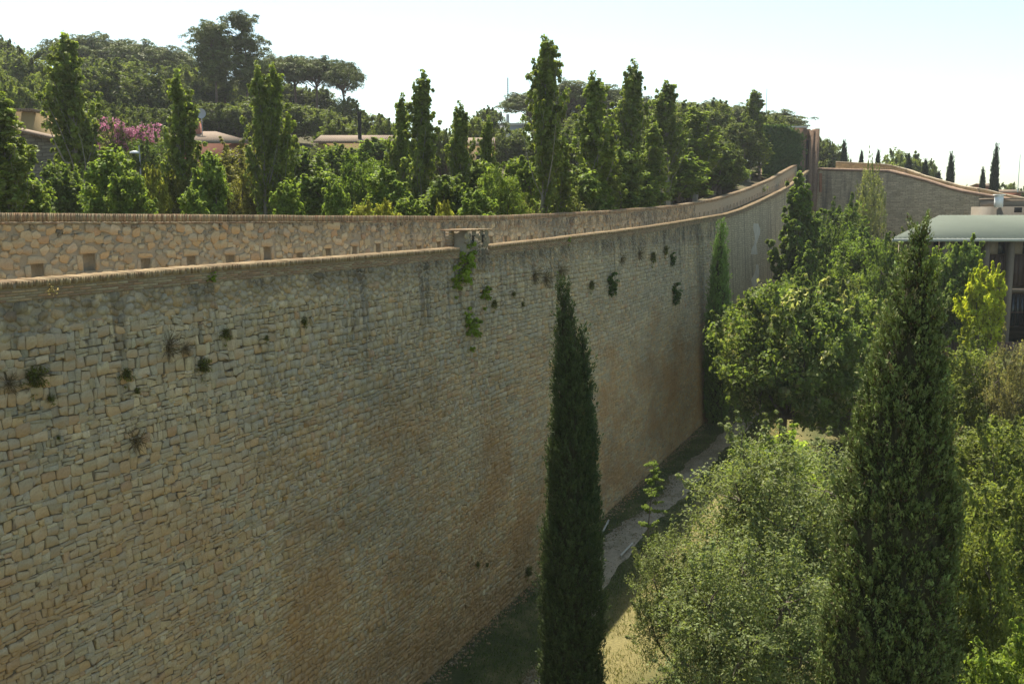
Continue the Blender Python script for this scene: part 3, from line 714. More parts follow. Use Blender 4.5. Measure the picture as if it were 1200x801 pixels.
def lobes(R, H, n, seed_r=.5):
    """centres and radii of the big lobes of an irregular round crown of half-width R and height H, base at 0"""
    P = []; Rr = []
    for i in range(n):
        a = i * 2.39996 + rng.uniform(-.4, .4); q = (i + .5) / n; el = q
        rr = R * .62 * math.sqrt(max(0, 1 - (2 * el - .9) ** 2 * .8)) * rng.uniform(.75, 1.1)
        P.append([math.cos(a) * rr, math.sin(a) * rr, H * (.18 + .62 * el)]); Rr.append(R * rng.uniform(.36, .54))
    return np.array(P), np.array(Rr)
def mk_round(h=8, R=3, base=.25, seed=0, nl=9, nc=34, n=26, L=.2, col=(.07, .10, .03), leafmat=None, cr=.42, flat=.8, bark=None, droop=0, ratio=.6, up=.35, colv=.22, tipcol=None, shoot=(1.1, 1.4)):
    """round crowned tree: trunk, limbs to each lobe, leaf clumps over each lobe's surface"""
    global rng; keep = rng; rng = np.random.default_rng(seed)
    t = Geo(); c = Geo(); P, Rr = lobes(R, h * (1 - base), nl); P[:, 2] += h * base
    fork = np.array([0, 0, h * base * 1.1]); limb(t, (0, 0, -1), fork, .035 * h, .026 * h, .04, 9, 6)
    CE = []; CR = []; CC = []
    for p, r in zip(P, Rr):
        pts = limb(t, fork, p, .014 * h, .005 * h, .15, 6, 6)
        for k in range(4):
            e = p + unit(rng.normal(size=3) + [0, 0, .4]) * r * .8; limb(t, p, e, .005 * h, .001 * h, .12, 4, 4)
        d = unit(rng.normal(size=(nc, 3)) + [0, 0, .25]); ctr = p + d * r * rng.uniform(.72, 1.05, (nc, 1)) * [1, 1, .85]
        ok = ctr[:, 2] > h * base * .55
        ctr = ctr[ok]; CE.append(ctr); CR.append(np.full(len(ctr), cr) * rng.uniform(.65, 1.3, len(ctr)) * r / (R * .45))
        for k in range(7):
            dd = unit(rng.normal(size=3) + [0, 0, .5]); e0 = p + dd * r * .8; e1 = p + (dd + [0, 0, .25]) * r * rng.uniform(*shoot); limb(t, e0, e1, .0018 * h, .0006 * h, .15, 4, 3)
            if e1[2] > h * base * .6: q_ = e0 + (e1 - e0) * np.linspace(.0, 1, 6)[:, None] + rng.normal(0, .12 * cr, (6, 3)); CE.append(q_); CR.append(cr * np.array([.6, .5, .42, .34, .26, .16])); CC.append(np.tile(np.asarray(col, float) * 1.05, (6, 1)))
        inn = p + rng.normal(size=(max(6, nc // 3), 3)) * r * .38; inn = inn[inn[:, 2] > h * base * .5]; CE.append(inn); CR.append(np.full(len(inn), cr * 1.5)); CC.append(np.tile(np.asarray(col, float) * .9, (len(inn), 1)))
        tone = rng.uniform(.85, 1.15)
        cc = np.tile(np.asarray(col, float) * tone, (len(ctr), 1))
        if tipcol is not None: m = rng.random(len(ctr)) < .35; cc[m] = np.asarray(tipcol)
        CC.append(cc)
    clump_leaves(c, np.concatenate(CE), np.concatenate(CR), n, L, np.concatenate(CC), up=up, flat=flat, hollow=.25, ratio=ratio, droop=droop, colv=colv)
    r = tree_proto(c, t, bark or M_BARK, leafmat or M_LEAF); rng = keep; return r, h, R
def mk_pine(h=14, R=4.2, seed=0, umbrella=True, col=(.078, .102, .038), L=.36):
    global rng; keep = rng; rng = np.random.default_rng(seed)
    t = Geo(); c = Geo(); CE = []; CR = []
    if umbrella:
        top = np.array([rng.normal(0, .4), rng.normal(0, .4), h * .66]); limb(t, (0, 0, -1), top, .26, .18, .05, 8, 8)
        for i in range(17):
            a = i * 2.4; q = math.sqrt((i + .5) / 17); e = np.array([math.cos(a) * R * q, math.sin(a) * R * q, h * (.93 - .16 * q * q)]) + rng.normal(size=3) * .25
            pts = limb(t, top + [0, 0, rng.uniform(-1.4, 0)], e, .10, .03, .1, 6, 5)
            for k in range(15): CE.append(e + rng.normal(size=3) * [.9, .9, .6] * (R / 4.2) - [0, 0, .5]); CR.append(rng.uniform(.6, 1.0) * R / 4.2)
    else:
        top = np.array([rng.normal(0, .5), rng.normal(0, .5), h * .95]); tr = limb(t, (0, 0, -1), top, .26, .05, .03, 8, 10)
        for i in range(34):
            q = rng.uniform(.42, .98); p0 = np.array([np.interp(q * h, tr[:, 2], tr[:, k]) for k in (0, 1)] + [q * h]); a = rng.uniform(0, 2 * PI)
            rr = R * (math.sin(min(1, (q - .36) / .3) * PI / 2)) * (1 - max(0, q - .66) * 1.6) * rng.uniform(.5, 1.1)
            e = p0 + [math.cos(a) * rr, math.sin(a) * rr, rr * rng.uniform(.2, .6)]; limb(t, p0, e, .06, .02, .1, 5, 5)
            for k in range(9): CE.append(e + rng.normal(size=3) * [.6, .6, .5] - (e - p0) * rng.uniform(0, .6)); CR.append(rng.uniform(.55, .95))
    clump_leaves(c, np.array(CE), np.array(CR), 58, L * 1.35, col, up=.9, flat=.62, hollow=.35, ratio=.26, colv=.25)
    r = tree_proto(c, t, bark_mat('pine_bark', (.09, .06, .045), (.21, .15, .11)) if 'pine_bark' not in bpy.data.materials else bpy.data.materials['pine_bark'], M_CONIFER); rng = keep; return r, h, R
def cypress_geo(h, prof, nplume, nel, L, plume, col, seed, core=(.03, .035, .018), coref=.66, lean=(0, 0), tips=(.16, .14, .05), tipn=.05, zmin=.0, dead=.0, fat=.30, spread=(.10, .5), con=(.6, .65)):
    """prof(q)->radius at relative height q. Upright flame-shaped plumes of fine scale-leaf sprays over a twiggy core."""
    global rng; keep = rng; rng = np.random.default_rng(seed)
    g = Geo(); k = nplume
    q = rng.random(k * 3) * (1 - zmin) + zmin; pr = np.array([prof(a) for a in q]); pm = pr.max(); ok = rng.random(k * 3) < np.maximum(pr / pm, .12); q = q[ok][:k]; k = len(q)
    az = rng.uniform(0, 2 * PI, k); R = np.array([prof(a) for a in q])
    lump = .86 + .30 * vn(az * 2.2 + seed, q * h * 1.1) * 1.0
    rr = R * lump * rng.uniform(.72, 1.0, k)
    rad = np.stack([np.cos(az), np.sin(az), 0 * az], 1)
    base = rad * rr[:, None]; base[:, 2] = q * h - plume * .5; base[:, 0] += lean[0] * q ** 3; base[:, 1] += lean[1] * q ** 3
    axis = unit(rad * rng.uniform(*spread, (k, 1)) + rng.normal(size=(k, 3)) * .16 + [0, 0, 1])
    pl = plume * rng.uniform(.6, 1.35, k)
    a = rng.random((k, nel)) ** .8
    off = unit(rng.normal(size=(k, nel, 3))); off -= axis[:, None] * (off * axis[:, None]).sum(2, keepdims=True)
    wd = fat * pl[:, None] * np.sin(np.clip(a * .85 + .12, 0, 1) * PI) ** .8
    P = base[:, None] + axis[:, None] * (a * pl[:, None])[..., None] + off * (wd * rng.uniform(.3, 1, (k, nel)))[..., None]
    T = unit(axis[:, None] + off * .55 + rng.normal(size=P.shape) * .15)
    N = unit(off + rng.normal(size=P.shape) * .5)
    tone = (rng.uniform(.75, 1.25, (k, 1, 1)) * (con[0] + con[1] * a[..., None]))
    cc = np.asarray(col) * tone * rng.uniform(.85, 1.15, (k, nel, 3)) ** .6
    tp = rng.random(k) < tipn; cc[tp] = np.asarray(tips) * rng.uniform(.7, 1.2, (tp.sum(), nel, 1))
    if dead > 0:
        dm = rng.random((k, nel)) < dead * (1 - a); cc[dm] = np.asarray((.085, .050, .028)) * rng.uniform(.6, 1.3, (dm.sum(), 1))
    ll = L * rng.uniform(.6, 1.3, k * nel)
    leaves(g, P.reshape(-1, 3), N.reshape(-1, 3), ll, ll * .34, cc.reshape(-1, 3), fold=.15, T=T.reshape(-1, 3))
    # core: lumpy twig mass
    nz, na = 60, 28; V = []
    for i in range(nz):
        qq = zmin + (1 - zmin) * i / (nz - 1); th = np.arange(na) / na * 2 * PI; r_ = prof(qq) * coref * (.85 + .3 * vn(th * 3 + 5, qq * h * 2 + 0 * th))
        V.append(np.stack([np.cos(th) * r_ + lean[0] * qq ** 3, np.sin(th) * r_ + lean[1] * qq ** 3, 0 * th + qq * h * .97], 1))
    gc = Geo(); f = np.array([[i * na + j, i * na + (j + 1) % na, (i + 1) * na + (j + 1) % na, (i + 1) * na + j] for i in range(nz - 1) for j in range(na)])
    gc.add(np.concatenate(V), f, core)
    rng = keep; return g, gc
M_CORE = bark_mat('twig_core', (.03, .03, .014), (.07, .06, .028))

def put(proto, loc, rz, sx, sz, name, label, cat, group=None, parts=('trunk', 'crown'), sy=None):
    t = thing(name, label, cat, loc, rz, group); t.scale = (sx, sy or sx, sz)
    for n, me in zip(parts, proto): link(n, me, t)
    return t
LEFTG = ('poplars behind the rampart', 'leafy trees behind the rampart', 'yellow shrubs', 'pale shrubs')
def tree_at(P, px, ytop, Y, wpx, name, label, cat='tree', group=None, bottom=None, dz=0):
    if group in LEFTG: Y = max(Y, 19.6 / (NV[0] * (px - 600) / F + NV[1] - wpx / F * .45))
    (meshes, h, R) = P
    p = at(px, ytop, Y); x = p[0]; zb = float(terrain(x, Y)) if bottom is None else bottom
    H = p[2] - zb; w = wpx / F * Y / 2
    return put(meshes, (x, Y, zb), random.uniform(0, 6.28), w / R, H / h, name, label, cat, group)

# ------------------------------------------------------------------ prototypes
POP = [mk_poplar(12, 1.35, 1), mk_poplar(12, 1.2, 2, 58), mk_poplar(12, 1.5, 3, 72), mk_poplar(12, 1.3, 4, 56, col=(.115, .160, .046))]
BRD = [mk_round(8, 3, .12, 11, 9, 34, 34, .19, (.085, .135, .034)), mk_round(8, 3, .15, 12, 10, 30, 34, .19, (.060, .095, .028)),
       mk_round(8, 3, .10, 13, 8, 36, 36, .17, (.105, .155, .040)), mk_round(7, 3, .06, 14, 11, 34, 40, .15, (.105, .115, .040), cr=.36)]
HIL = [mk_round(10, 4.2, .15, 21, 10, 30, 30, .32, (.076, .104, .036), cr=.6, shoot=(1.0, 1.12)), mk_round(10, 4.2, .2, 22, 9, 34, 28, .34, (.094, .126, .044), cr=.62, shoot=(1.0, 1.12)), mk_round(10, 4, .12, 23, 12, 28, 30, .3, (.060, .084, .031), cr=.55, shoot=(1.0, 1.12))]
UMB = [mk_pine(14, 4.2, 31), mk_pine(14, 4.4, 32), mk_pine(13, 4.0, 33)]
TPI = [mk_pine(17, 3.0, 34, False), mk_pine(17, 3.2, 35, False)]
SML = [mk_round(7, 1.5, .04, 15, 12, 20, 22, .20, (.100, .148, .042), cr=.34, ratio=.8, flat=1.1), mk_round(7, 1.5, .05, 16, 11, 20, 22, .20, (.080, .118, .038), cr=.34, ratio=.8, flat=1.1), mk_round(7, 1.4, .03, 17, 10, 22, 22, .20, (.100, .150, .040), cr=.34, ratio=.8, flat=1.2)]
YEL = mk_round(5, 2, .05, 41, 8, 30, 34, .16, (.165, .19, .05), cr=.34)
PALE = mk_round(5, 3, .04, 42, 9, 30, 34, .14, (.15, .18, .095), cr=.34)

# ------------------------------------------------------------------ left side: poplars behind the parapet wall
pops = [(2, 118, 40, 70, 0, 'dark poplar at the left edge of the view in front of the stone house'),
        (88, 50, 56, 62, 2, 'tall broad poplar right of the rubble stone house'),
        (208, 90, 52, 44, 1, 'slim poplar standing in front of the red villa roof'),
        (304, 82, 56, 40, 0, 'left stem of the pair of poplars right of the villa'), (322, 84, 57, 36, 3, 'right stem of the pair of poplars right of the villa'),
        (470, 118, 62, 34, 3, 'pale thin poplar just left of the darkest slim poplar'), (497, 91, 58, 42, 1, 'darkest slim poplar behind the parapet pillar'),
        (538, 126, 56, 36, 0, 'narrow dark poplar right of the pillar'),
        (573, 142, 60, 24, 1, 'small thin poplar in front of the grey flat roofed building'),
        (635, 51, 52, 54, 2, 'tallest poplar with visible pale trunk in the middle of the row'), (661, 168, 54, 36, 1, 'short dark poplar at the foot of the tallest one'),
        (698, 93, 56, 50, 3, 'light green poplar with a bare lower stem'), (741, 78, 57, 42, 0, 'tall dark poplar between two paler ones'),
        (788, 100, 64, 46, 2, 'poplar with a thin spire and full base'), (816, 130, 66, 50, 3, 'bushy pale poplar beside the spired poplar'), (765, 150, 62, 40, 3, 'lower pale poplar left of the spired poplar'),
        (880, 109, 92, 34, 2, 'tall poplar standing in front of the ivy covered tower wall'), (892, 160, 92, 26, 3, 'short pale poplar touching the ivy on the tower'),
        (716, 178, 53, 30, 1, 'small poplar at the foot of the light green poplar')]
for (px, yt, Y, w, k, lb) in pops: tree_at(POP[k], px, yt, Y, w, 'poplar', lb, 'poplar', 'poplars behind the rampart')
shr = [(30, 190, 42, 60, 0, 'leafy tree hiding the foot of the stone house'), (125, 163, 47, 62, 2, 'bright green young tree left of the yellow shrub'), (72, 178, 50, 50, 1, 'bushy green tree at the corner of the stone house'),
       (150, 185, 44, 50, 0, 'low leafy tree left of the yellow shrub'), (262, 170, 64, 130, 3, 'wide olive green rounded bush below the red villa'), (300, 178, 60, 70, 3, 'right shoulder of olive green bushes below the pair of poplars'),
       (205, 195, 52, 55, 3, 'olive green bush right of the yellow shrub'), (243, 168, 46, 44, 2, 'bright green young tree in front of the olive green bush'), (227, 215, 43, 40, 2, 'small bright sapling at the wall below the villa'),
       (335, 204, 46, 40, 2, 'small bright tree right of the olive green bush'), (355, 160, 66, 60, 1, 'green tree left of the ochre gabled house'), (393, 205, 44, 34, 2, 'small bright sapling below the ochre gabled house'), (375, 188, 54, 60, 0, 'leafy green tree below the ochre gabled house'),
       (425, 175, 60, 70, 0, 'green tree in front of the long tiled roof'), (455, 190, 52, 60, 2, 'bright leafy tree left of the darkest poplar'), (395, 158, 74, 50, 1, 'dark tree beside the ochre gable'),
       (520, 195, 52, 60, 1, 'dark undergrowth tree between two slim poplars'), (560, 175, 58, 60, 0, 'green tree right of the narrow dark poplar'), (585, 190, 50, 66, 2, 'sunny green tree left of the tallest poplar'), (610, 170, 60, 50, 0, 'green tree touching the left of the tallest poplar'),
       (560, 215, 44, 50, 2, 'low sunny bush above the pillar'), (680, 185, 62, 60, 0, 'green tree behind the foot of the tallest poplar'), (720, 165, 70, 60, 1, 'dark green tree behind the light poplar'), (755, 190, 60, 56, 0, 'leafy tree below the lower pale poplar'),
       (800, 175, 72, 60, 2, 'sunlit green tree under the bushy pale poplar'), (850, 188, 130, 50, 1, 'dark undergrowth tree far up the slope by the tower poplar'), (868, 200, 130, 44, 1, 'dark low tree under the tower poplar'), (885, 205, 128, 46, 0, 'green bush just below the tower poplar'), (905, 195, 131, 40, 1, 'dark bush between tower poplar and ivy'), (842, 212, 110, 44, 1, 'dark bush above the rising parapet, left of the grass clumps'), (812, 218, 100, 46, 0, 'green bush above the parapet where it starts to rise'), (830, 195, 118, 50, 0, 'green undergrowth below the skyline pines'), (838, 160, 84, 50, 1, 'dark tree right of the bushy pale poplar'), (855, 185, 84, 44, 2, 'sunlit bush left of the poplar by the tower'),
       (480, 220, 44, 46, 0, 'low bush left of the pillar'), (180, 160, 74, 70, 1, 'dark tree under the pink flowering shrubs'), (320, 150, 84, 60, 1, 'dark tree right of the villa roof'), (440, 150, 90, 60, 0, 'tree behind the long tiled roof'), (700, 205, 50, 40, 2, 'small bright bush at the wall right of the tallest poplar')]
for (px, yt, Y, w, k, lb) in shr: tree_at(SML[k] if (w < 66 and k < 3) else BRD[k], px, yt, Y, w, 'leafy_tree', lb, 'tree', 'leafy trees behind the rampart')
for (px, yt, Y, w, lb) in [(178, 190, 50, 40, 'yellow flowering shrub behind the parapet wall'), (425, 234, 40, 50, 'low yellowish shrub peeping over the wall below the tiled roof'), (455, 232, 41, 46, 'low yellow shrub peeping over the wall left of the darkest poplar'), (520, 232, 42, 30, 'low yellow shrub right of the darkest poplar')]:
    tree_at(YEL, px, yt, Y, w, 'yellow_shrub', lb, 'shrub', 'yellow shrubs', bottom=13.4)
for (px, yt, Y, w, lb) in [(660, 225, 44, 90, 'pale grey green shrub spilling behind the wall below the tallest poplar'), (690, 222, 46, 60, 'pale grey green shrub right of the larger pale one'), (610, 238, 42, 40, 'small pale shrub just over the wall coping')]:
    tree_at(PALE, px, yt, Y, w, 'pale_shrub', lb, 'shrub', 'pale shrubs', bottom=13.4)

# ------------------------------------------------------------------ hill trees and pines
hill = [(10, 60, 150, 60, 1, 'pale leafy tree on the hill at the far left'), (2, 42, 170, 40, 2, 'dark tree top in the upper left corner'), (40, 55, 140, 70, 0, 'round green tree on the hill left of the umbrella pines'), (60, 85, 112, 60, 1, 'pale green tree on the slope above the ochre house'),
        (20, 92, 105, 50, 1, 'grey green tree above the ochre house'), (110, 75, 120, 80, 2, 'dark round broadleaf tree on the slope under the umbrella pines'), (140, 70, 130, 70, 0, 'big green broadleaf tree on the slope behind the tall broad poplar'), (170, 84, 125, 70, 2, 'dark broadleaf tree on the slope above the pink flowering shrubs'),
        (200, 95, 135, 60, 0, 'green broadleaf tree on the slope left of the tall pines'), (228, 80, 150, 60, 1, 'pale broadleaf tree behind the left tall pine'), (150, 118, 104, 60, 2, 'darkest broadleaf tree above the pink flowering shrubs'), (195, 125, 112, 60, 2, 'dark broadleaf tree behind the slim poplar'), (240, 118, 125, 60, 2, 'dark broadleaf tree behind the villa chimney'),
        (275, 120, 128, 70, 0, 'green broadleaf tree behind the villa'), (310, 110, 135, 60, 2, 'dark broadleaf tree right of the villa'), (345, 120, 130, 60, 0, 'broadleaf tree below the row of umbrella pines'), (375, 128, 128, 50, 1, 'pale broadleaf tree below the right end of the umbrella pines'), (405, 115, 150, 44, 1, 'thin pale tree at the right end of the umbrella pines'),
        (430, 130, 128, 60, 2, 'dark round tree above the long tiled roof'), (455, 138, 120, 50, 0, 'round tree right of the dark one above the tiled roof'), (570, 124, 150, 46, 2, 'dark wind shaped tree left of the radio tower'), (550, 138, 120, 50, 1, 'pale round tree above the small tiled roof'), (520, 150, 110, 50, 0, 'green tree behind the narrow dark poplar'),
        (600, 150, 120, 50, 0, 'olive green tree below the grey building'), (650, 150, 118, 70, 2, 'dark tree below the pine mass'), (690, 130, 125, 60, 0, 'round tree behind the light green poplar'), (720, 135, 115, 60, 2, 'dark broadleaf tree between two tall poplars'), (760, 125, 130, 60, 0, 'green broadleaf tree left of the spired poplar'),
        (800, 120, 140, 60, 1, 'broadleaf tree behind the spired poplar'), (835, 118, 135, 60, 0, 'broadleaf crown on the skyline right of the spired poplar'), (862, 140, 125, 60, 2, 'dark broadleaf tree left of the poplar by the tower'), (845, 165, 108, 50, 2, 'low dark broadleaf tree left of the tower poplar'), (900, 135, 150, 50, 0, 'broadleaf tree behind the ivy tower'), (770, 160, 100, 60, 2, 'dark tree deep behind the pale poplars'),
        (100, 110, 96, 60, 2, 'dark broadleaf tree behind the tall broad poplar'), (480, 160, 100, 50, 2, 'dark tree behind the two slim poplars'), (625, 185, 84, 60, 2, 'dark tree behind the foot of the tallest poplar trunk'), (400, 140, 110, 60, 0, 'tree over the ochre gable')]
hill += [(95, 66, 160, 60, 0, 'broadleaf tree filling the gap under the highest umbrella pine'), (150, 66, 158, 60, 2, 'dark broadleaf tree directly under the right part of the left pine group'), (205, 72, 160, 50, 2, 'dark broadleaf tree under the smallest umbrella pine'), (235, 95, 150, 46, 0, 'broadleaf tree left of the trunk of the left tall pine'), (275, 92, 158, 50, 2, 'dark broadleaf tree between the trunks of the tall pines'),
         (315, 92, 168, 46, 2, 'dark broadleaf tree under the first crown of the right pine row'), (345, 98, 168, 46, 0, 'broadleaf tree under the middle crown of the right pine row'), (372, 102, 166, 40, 2, 'dark broadleaf tree at the foot of the bare dark trunks'), (292, 86, 150, 46, 1, 'pale broadleaf tree right of the right tall pine'),
         (640, 118, 172, 60, 0, 'broadleaf tree under the left skyline pines'), (680, 112, 172, 60, 2, 'dark broadleaf tree under the highest crown of the pine mass'), (725, 116, 172, 60, 0, 'broadleaf tree in the pine mass between two tall poplars'), (775, 128, 172, 60, 2, 'dark broadleaf tree under the pines right of the tall dark poplar'), (815, 130, 174, 60, 0, 'broadleaf tree under the skyline pines above the pale poplars'), (850, 134, 174, 50, 2, 'dark broadleaf tree under the skyline pine left of the tower poplar'), (976, 166, 175, 40, 0, 'bushy tree on the skyline right of the brick tower'), (958, 158, 178, 34, 2, 'tree partly hidden by the brick tower'), (925, 140, 176, 40, 0, 'broadleaf tree just above the ivy wall')]
for (px, yt, Y, w, k, lb) in hill: tree_at(HIL[k], px, yt, Y, w * 1.15, 'hill_tree', lb, 'tree', 'broadleaf trees on the hill')
umb = [(85, 43, 175, 60, 0, 'first umbrella pine from the left on the skyline'), (120, 42, 178, 62, 1, 'umbrella pine at the top of the left skyline'), (155, 48, 176, 62, 2, 'umbrella pine right of the highest one on the left skyline'), (190, 54, 174, 56, 0, 'umbrella pine near the right end of the left skyline group'), (212, 58, 182, 30, 1, 'smallest umbrella pine ending the left skyline group'),
       (318, 66, 160, 54, 1, 'umbrella pine beside the right tall pine'), (345, 65, 158, 54, 0, 'umbrella pine in the middle of the row right of the tall pines'), (372, 67, 155, 50, 2, 'umbrella pine with bare dark trunks against the sky'), (402, 70, 152, 36, 0, 'last umbrella pine of the row with a gap of sky beneath'),
       (625, 108, 165, 60, 2, 'pine left of the tallest poplar on the right skyline'), (665, 96, 165, 70, 1, 'highest crown of the pine mass on the right skyline'), (705, 100, 168, 60, 0, 'pine between the tallest and the light green poplar'), (755, 115, 165, 60, 2, 'pine behind the tall dark poplar'), (795, 122, 168, 60, 1, 'pine right of the tall dark poplar'),
       (835, 118, 168, 50, 0, 'pine on the skyline above the pale poplars'), (865, 124, 172, 46, 1, 'pine on the skyline left of the tower poplar'), (905, 130, 172, 60, 2, 'pine on the skyline above the ivy tower')]
for (px, yt, Y, w, k, lb) in umb: tree_at(UMB[k], px, yt, Y, w * 1.1, 'umbrella_pine', lb, 'pine', 'umbrella pines on the skyline', dz=0)
for (px, yt, Y, w, k, lb) in [(247, 22, 140, 48, 0, 'left one of the two tallest pines'), (284, 23, 142, 52, 1, 'right one of the two tallest pines'), (263, 60, 150, 34, 1, 'lower pine between the two tallest')]:
    tree_at(TPI[k], px, yt, Y, w, 'tall_pine', lb, 'pine', 'tall pines')

# bougainvillea
def flowering():
    (tm, cm), h, R = mk_round(5, 2.4, .1, 51, 8, 26, 26, .2, (.08, .10, .035), cr=.36)
    global rng
    g = Geo(); P, Rr = lobes(2.5, 4.6, 9); P[:, 2] += .6
    for p, r in zip(P, Rr):
        d = unit(rng.normal(size=(8, 3)) + [0, -.3, .6]); clump_leaves(g, p + d * r * .95, rng.uniform(.4, .8, 8), 34, .20, (.24, .12, .20), ratio=.8, mat_=0)
    fm = g.mesh('blossom', M_PETAL)
    for px, yt, w, lb in ((135, 142, 44, 'pink flowering shrub left of the red villa, larger clump'), (172, 150, 54, 'pink flowering shrub touching the red villa wall')):
        Y = 86; p = at(px, yt, Y); t = thing('flowering_shrub', lb, 'shrub', (p[0], Y, p[2] - 5.2), .4 * px, 'pink shrubs by the villa'); s = w / F * Y / 2 / 2.4; t.scale = (s, s, 1.05)
        link('trunk', tm, t); link('foliage', cm, t); link('blossom', fm, t)
flowering()

# ------------------------------------------------------------------ right side trees
def near_tree(P, loc, rz, s, name, label, cat='tree', group=None, sz=None): return put(P[0], loc, rz, s, sz or s, name, label, cat, group)
def gz(x, y): return float(terrain(x, y))
BIG = mk_round(9.2, 3.7, .10, 61, 17, 48, 42, .108, (.102, .134, .070), cr=.46, ratio=.5, leafmat=M_GLOSSY)
near_tree(BIG, (8.9, 29.5, 0), 1.2, 1.0, 'evergreen_tree', 'large grey green evergreen tree at the foot of the tall right cypress')
BIG2 = mk_round(7.2, 2.6, .08, 62, 12, 44, 38, .098, (.102, .136, .070), cr=.42, ratio=.5, leafmat=M_GLOSSY)
near_tree(BIG2, (6.6, 25.2, 0), .4, 1.0, 'evergreen_tree', 'grey green evergreen bush in front of the large evergreen tree, lowest in view')
BIG3 = mk_round(7.4, 2.5, .05, 63, 11, 40, 34, .16, (.14, .20, .05), cr=.40, ratio=.6)
near_tree(BIG3, (11.0, 37.5, 0), 2, 1.0, 'leafy_tree', 'brighter green tree behind the large evergreen, beside the path')
tree_at(BIG2, 800, 618, 30.5, 130, 'evergreen_tree', 'lower left bulge of grey green foliage beside the dry lawn', 'tree')
SID = mk_round(8.5, 3.2, .06, 64, 12, 40, 34, .165, (.105, .138, .050), cr=.46, ratio=.55)
SID2 = mk_round(7.5, 3.0, .06, 65, 11, 40, 34, .165, (.095, .125, .045), cr=.46, ratio=.55)
OLI = mk_round(7, 2.6, .1, 66, 10, 36, 32, .15, (.125, .13, .085), cr=.42, ratio=.35)
for P, (px, yt, Y, w), nm, lb in [
    (SID, (1150, 395, 50, 120), 'leafy_tree', 'light green tree below the glowing yellow green tree'), (OLI, (1195, 385, 47, 80), 'olive_tree', 'brownish grey olive tree at the right edge below the building'),
    (SID2, (1165, 480, 38, 150), 'leafy_tree', 'mid green tree at the right edge below the olive'), (SID, (1185, 540, 31, 150), 'leafy_tree', 'loose green tree right of the cypress at mid height of its trunk'),
    (SID2, (1150, 600, 27, 120), 'leafy_tree', 'darker leafy bush hugging the right cypress'), (BRD[2], (1190, 722, 22, 150), 'leafy_bush', 'bright yellow green bush in the lower right corner'),
    (SID2, (1100, 420, 52, 80), 'leafy_tree', 'shadowy green tree just right of the cypress top')]:
    tree_at(P, px, yt, Y, w, nm, lb, 'bush' if 'bush' in nm else 'tree', 'trees below the building')
LIME = mk_round(9.5, 5.2, .24, 71, 20, 44, 34, .25, (.085, .125, .042), cr=.60, ratio=.7, tipcol=(.21, .235, .14), droop=.3, shoot=(1.0, 1.12))
tree_at(LIME, 924, 345, 60, 176, 'blossoming_tree', 'broad tree with pale blossom tips growing against the long wall', 'tree', bottom=0)
tree_at(LIME, 1002, 360, 64, 130, 'blossoming_tree', 'broad tree with pale blossom tips left of the tall right cypress', 'tree', bottom=0)
PLN = mk_poplar(16, 2.1, 72, 70, .26, (.085, .130, .038), 1.8)
tree_at(PLN, 940, 213, 80, 60, 'leafy_tree', 'tall narrow leafy tree rising above the wall coping', 'tree', bottom=1)
tree_at(PLN, 948, 290, 76, 50, 'leafy_tree', 'lower dark leafy tree at the foot of the tall narrow one', 'tree', bottom=1)
for P, (px, yt, Y, w), lb in [(BRD[1], (985, 235, 98, 90), 'round green tree in front of the stained far rampart'), (BRD[0], (1010, 262, 88, 90), 'round green tree left of the grey roof'), (BRD[1], (965, 262, 90, 60), 'green tree behind the tall narrow tree'),
                              (HIL[1], (1000, 330, 76, 90), 'shadowed green tree below the grey roof corner'), (BRD[1], (960, 330, 72, 60), 'dark tree left of the cypress, above the blossoming trees'), (BRD[1], (1040, 283, 76, 60), 'dark tree at the left end of the grey roof'),
                              (HIL[2], (1060, 268, 106, 60), 'dark bush at the foot of the far rampart'), (BRD[0], (1055, 330, 66, 60), 'green tree hidden behind the top of the right cypress'), (BRD[2], (990, 300, 82, 90), 'leafy green tree right of the tall narrow tree, in the middle of the ditch'), (BRD[0], (1030, 300, 84, 70), 'green tree beside the left end of the grey roof'), (HIL[1], (930, 300, 88, 50), 'shadowed tree touching the wall beside the plaster patch'), (BRD[2], (1018, 342, 70, 80), 'sunlit tree left of the cypress top')]:
    tree_at(P, px, yt, Y, w, 'leafy_tree', lb, 'tree', 'trees in the ditch garden')
tree_at(PALE, 1021, 200, 118, 36, 'pale_tree', 'pale silvery tree standing against the far rampart', 'tree', bottom=9)
MAP = mk_round(9.5, 3.0, .12, 81, 12, 34, 32, .25, (.165, .24, .048), cr=.5, ratio=.8)
tree_at(MAP, 1104, 288, 75, 50, 'leafy_tree', 'light green tree in front of the second bay of the building', 'tree', bottom=4)
MAP2 = mk_round(9.5, 2.6, .1, 82, 13, 34, 32, .25, (.100, .150, .044), cr=.46, ratio=.8)
tree_at(MAP2, 1128, 274, 73, 60, 'leafy_tree', 'deep green tree with a pointed top reaching the eave', 'tree', bottom=4)
GOLD = mk_round(9, 2.4, .08, 83, 12, 24, 30, .26, (.24, .29, .035), cr=.40, ratio=.75)
tree_at(GOLD, 1155, 299, 69, 50, 'golden_tree', 'glowing yellow green tree in front of the building columns', 'tree', bottom=4)
# far right horizon
for px, yt, Y, w, k, lb in [(1060, 177, 190, 60, 1, 'loose green tree on the skyline behind the far rampart'), (1085, 187, 188, 40, 0, 'tree on the skyline right of the loose one'), (1178, 214, 200, 40, 0, 'round tree on the horizon right of the tallest far cypress'), (1196, 219, 200, 30, 2, 'low tree on the horizon at the right edge'), (1132, 217, 190, 22, 2, 'little bush on the horizon')]:
    tree_at(HIL[k], px, yt, Y, w, 'far_tree', lb, 'tree', 'trees on the right horizon', bottom=14)

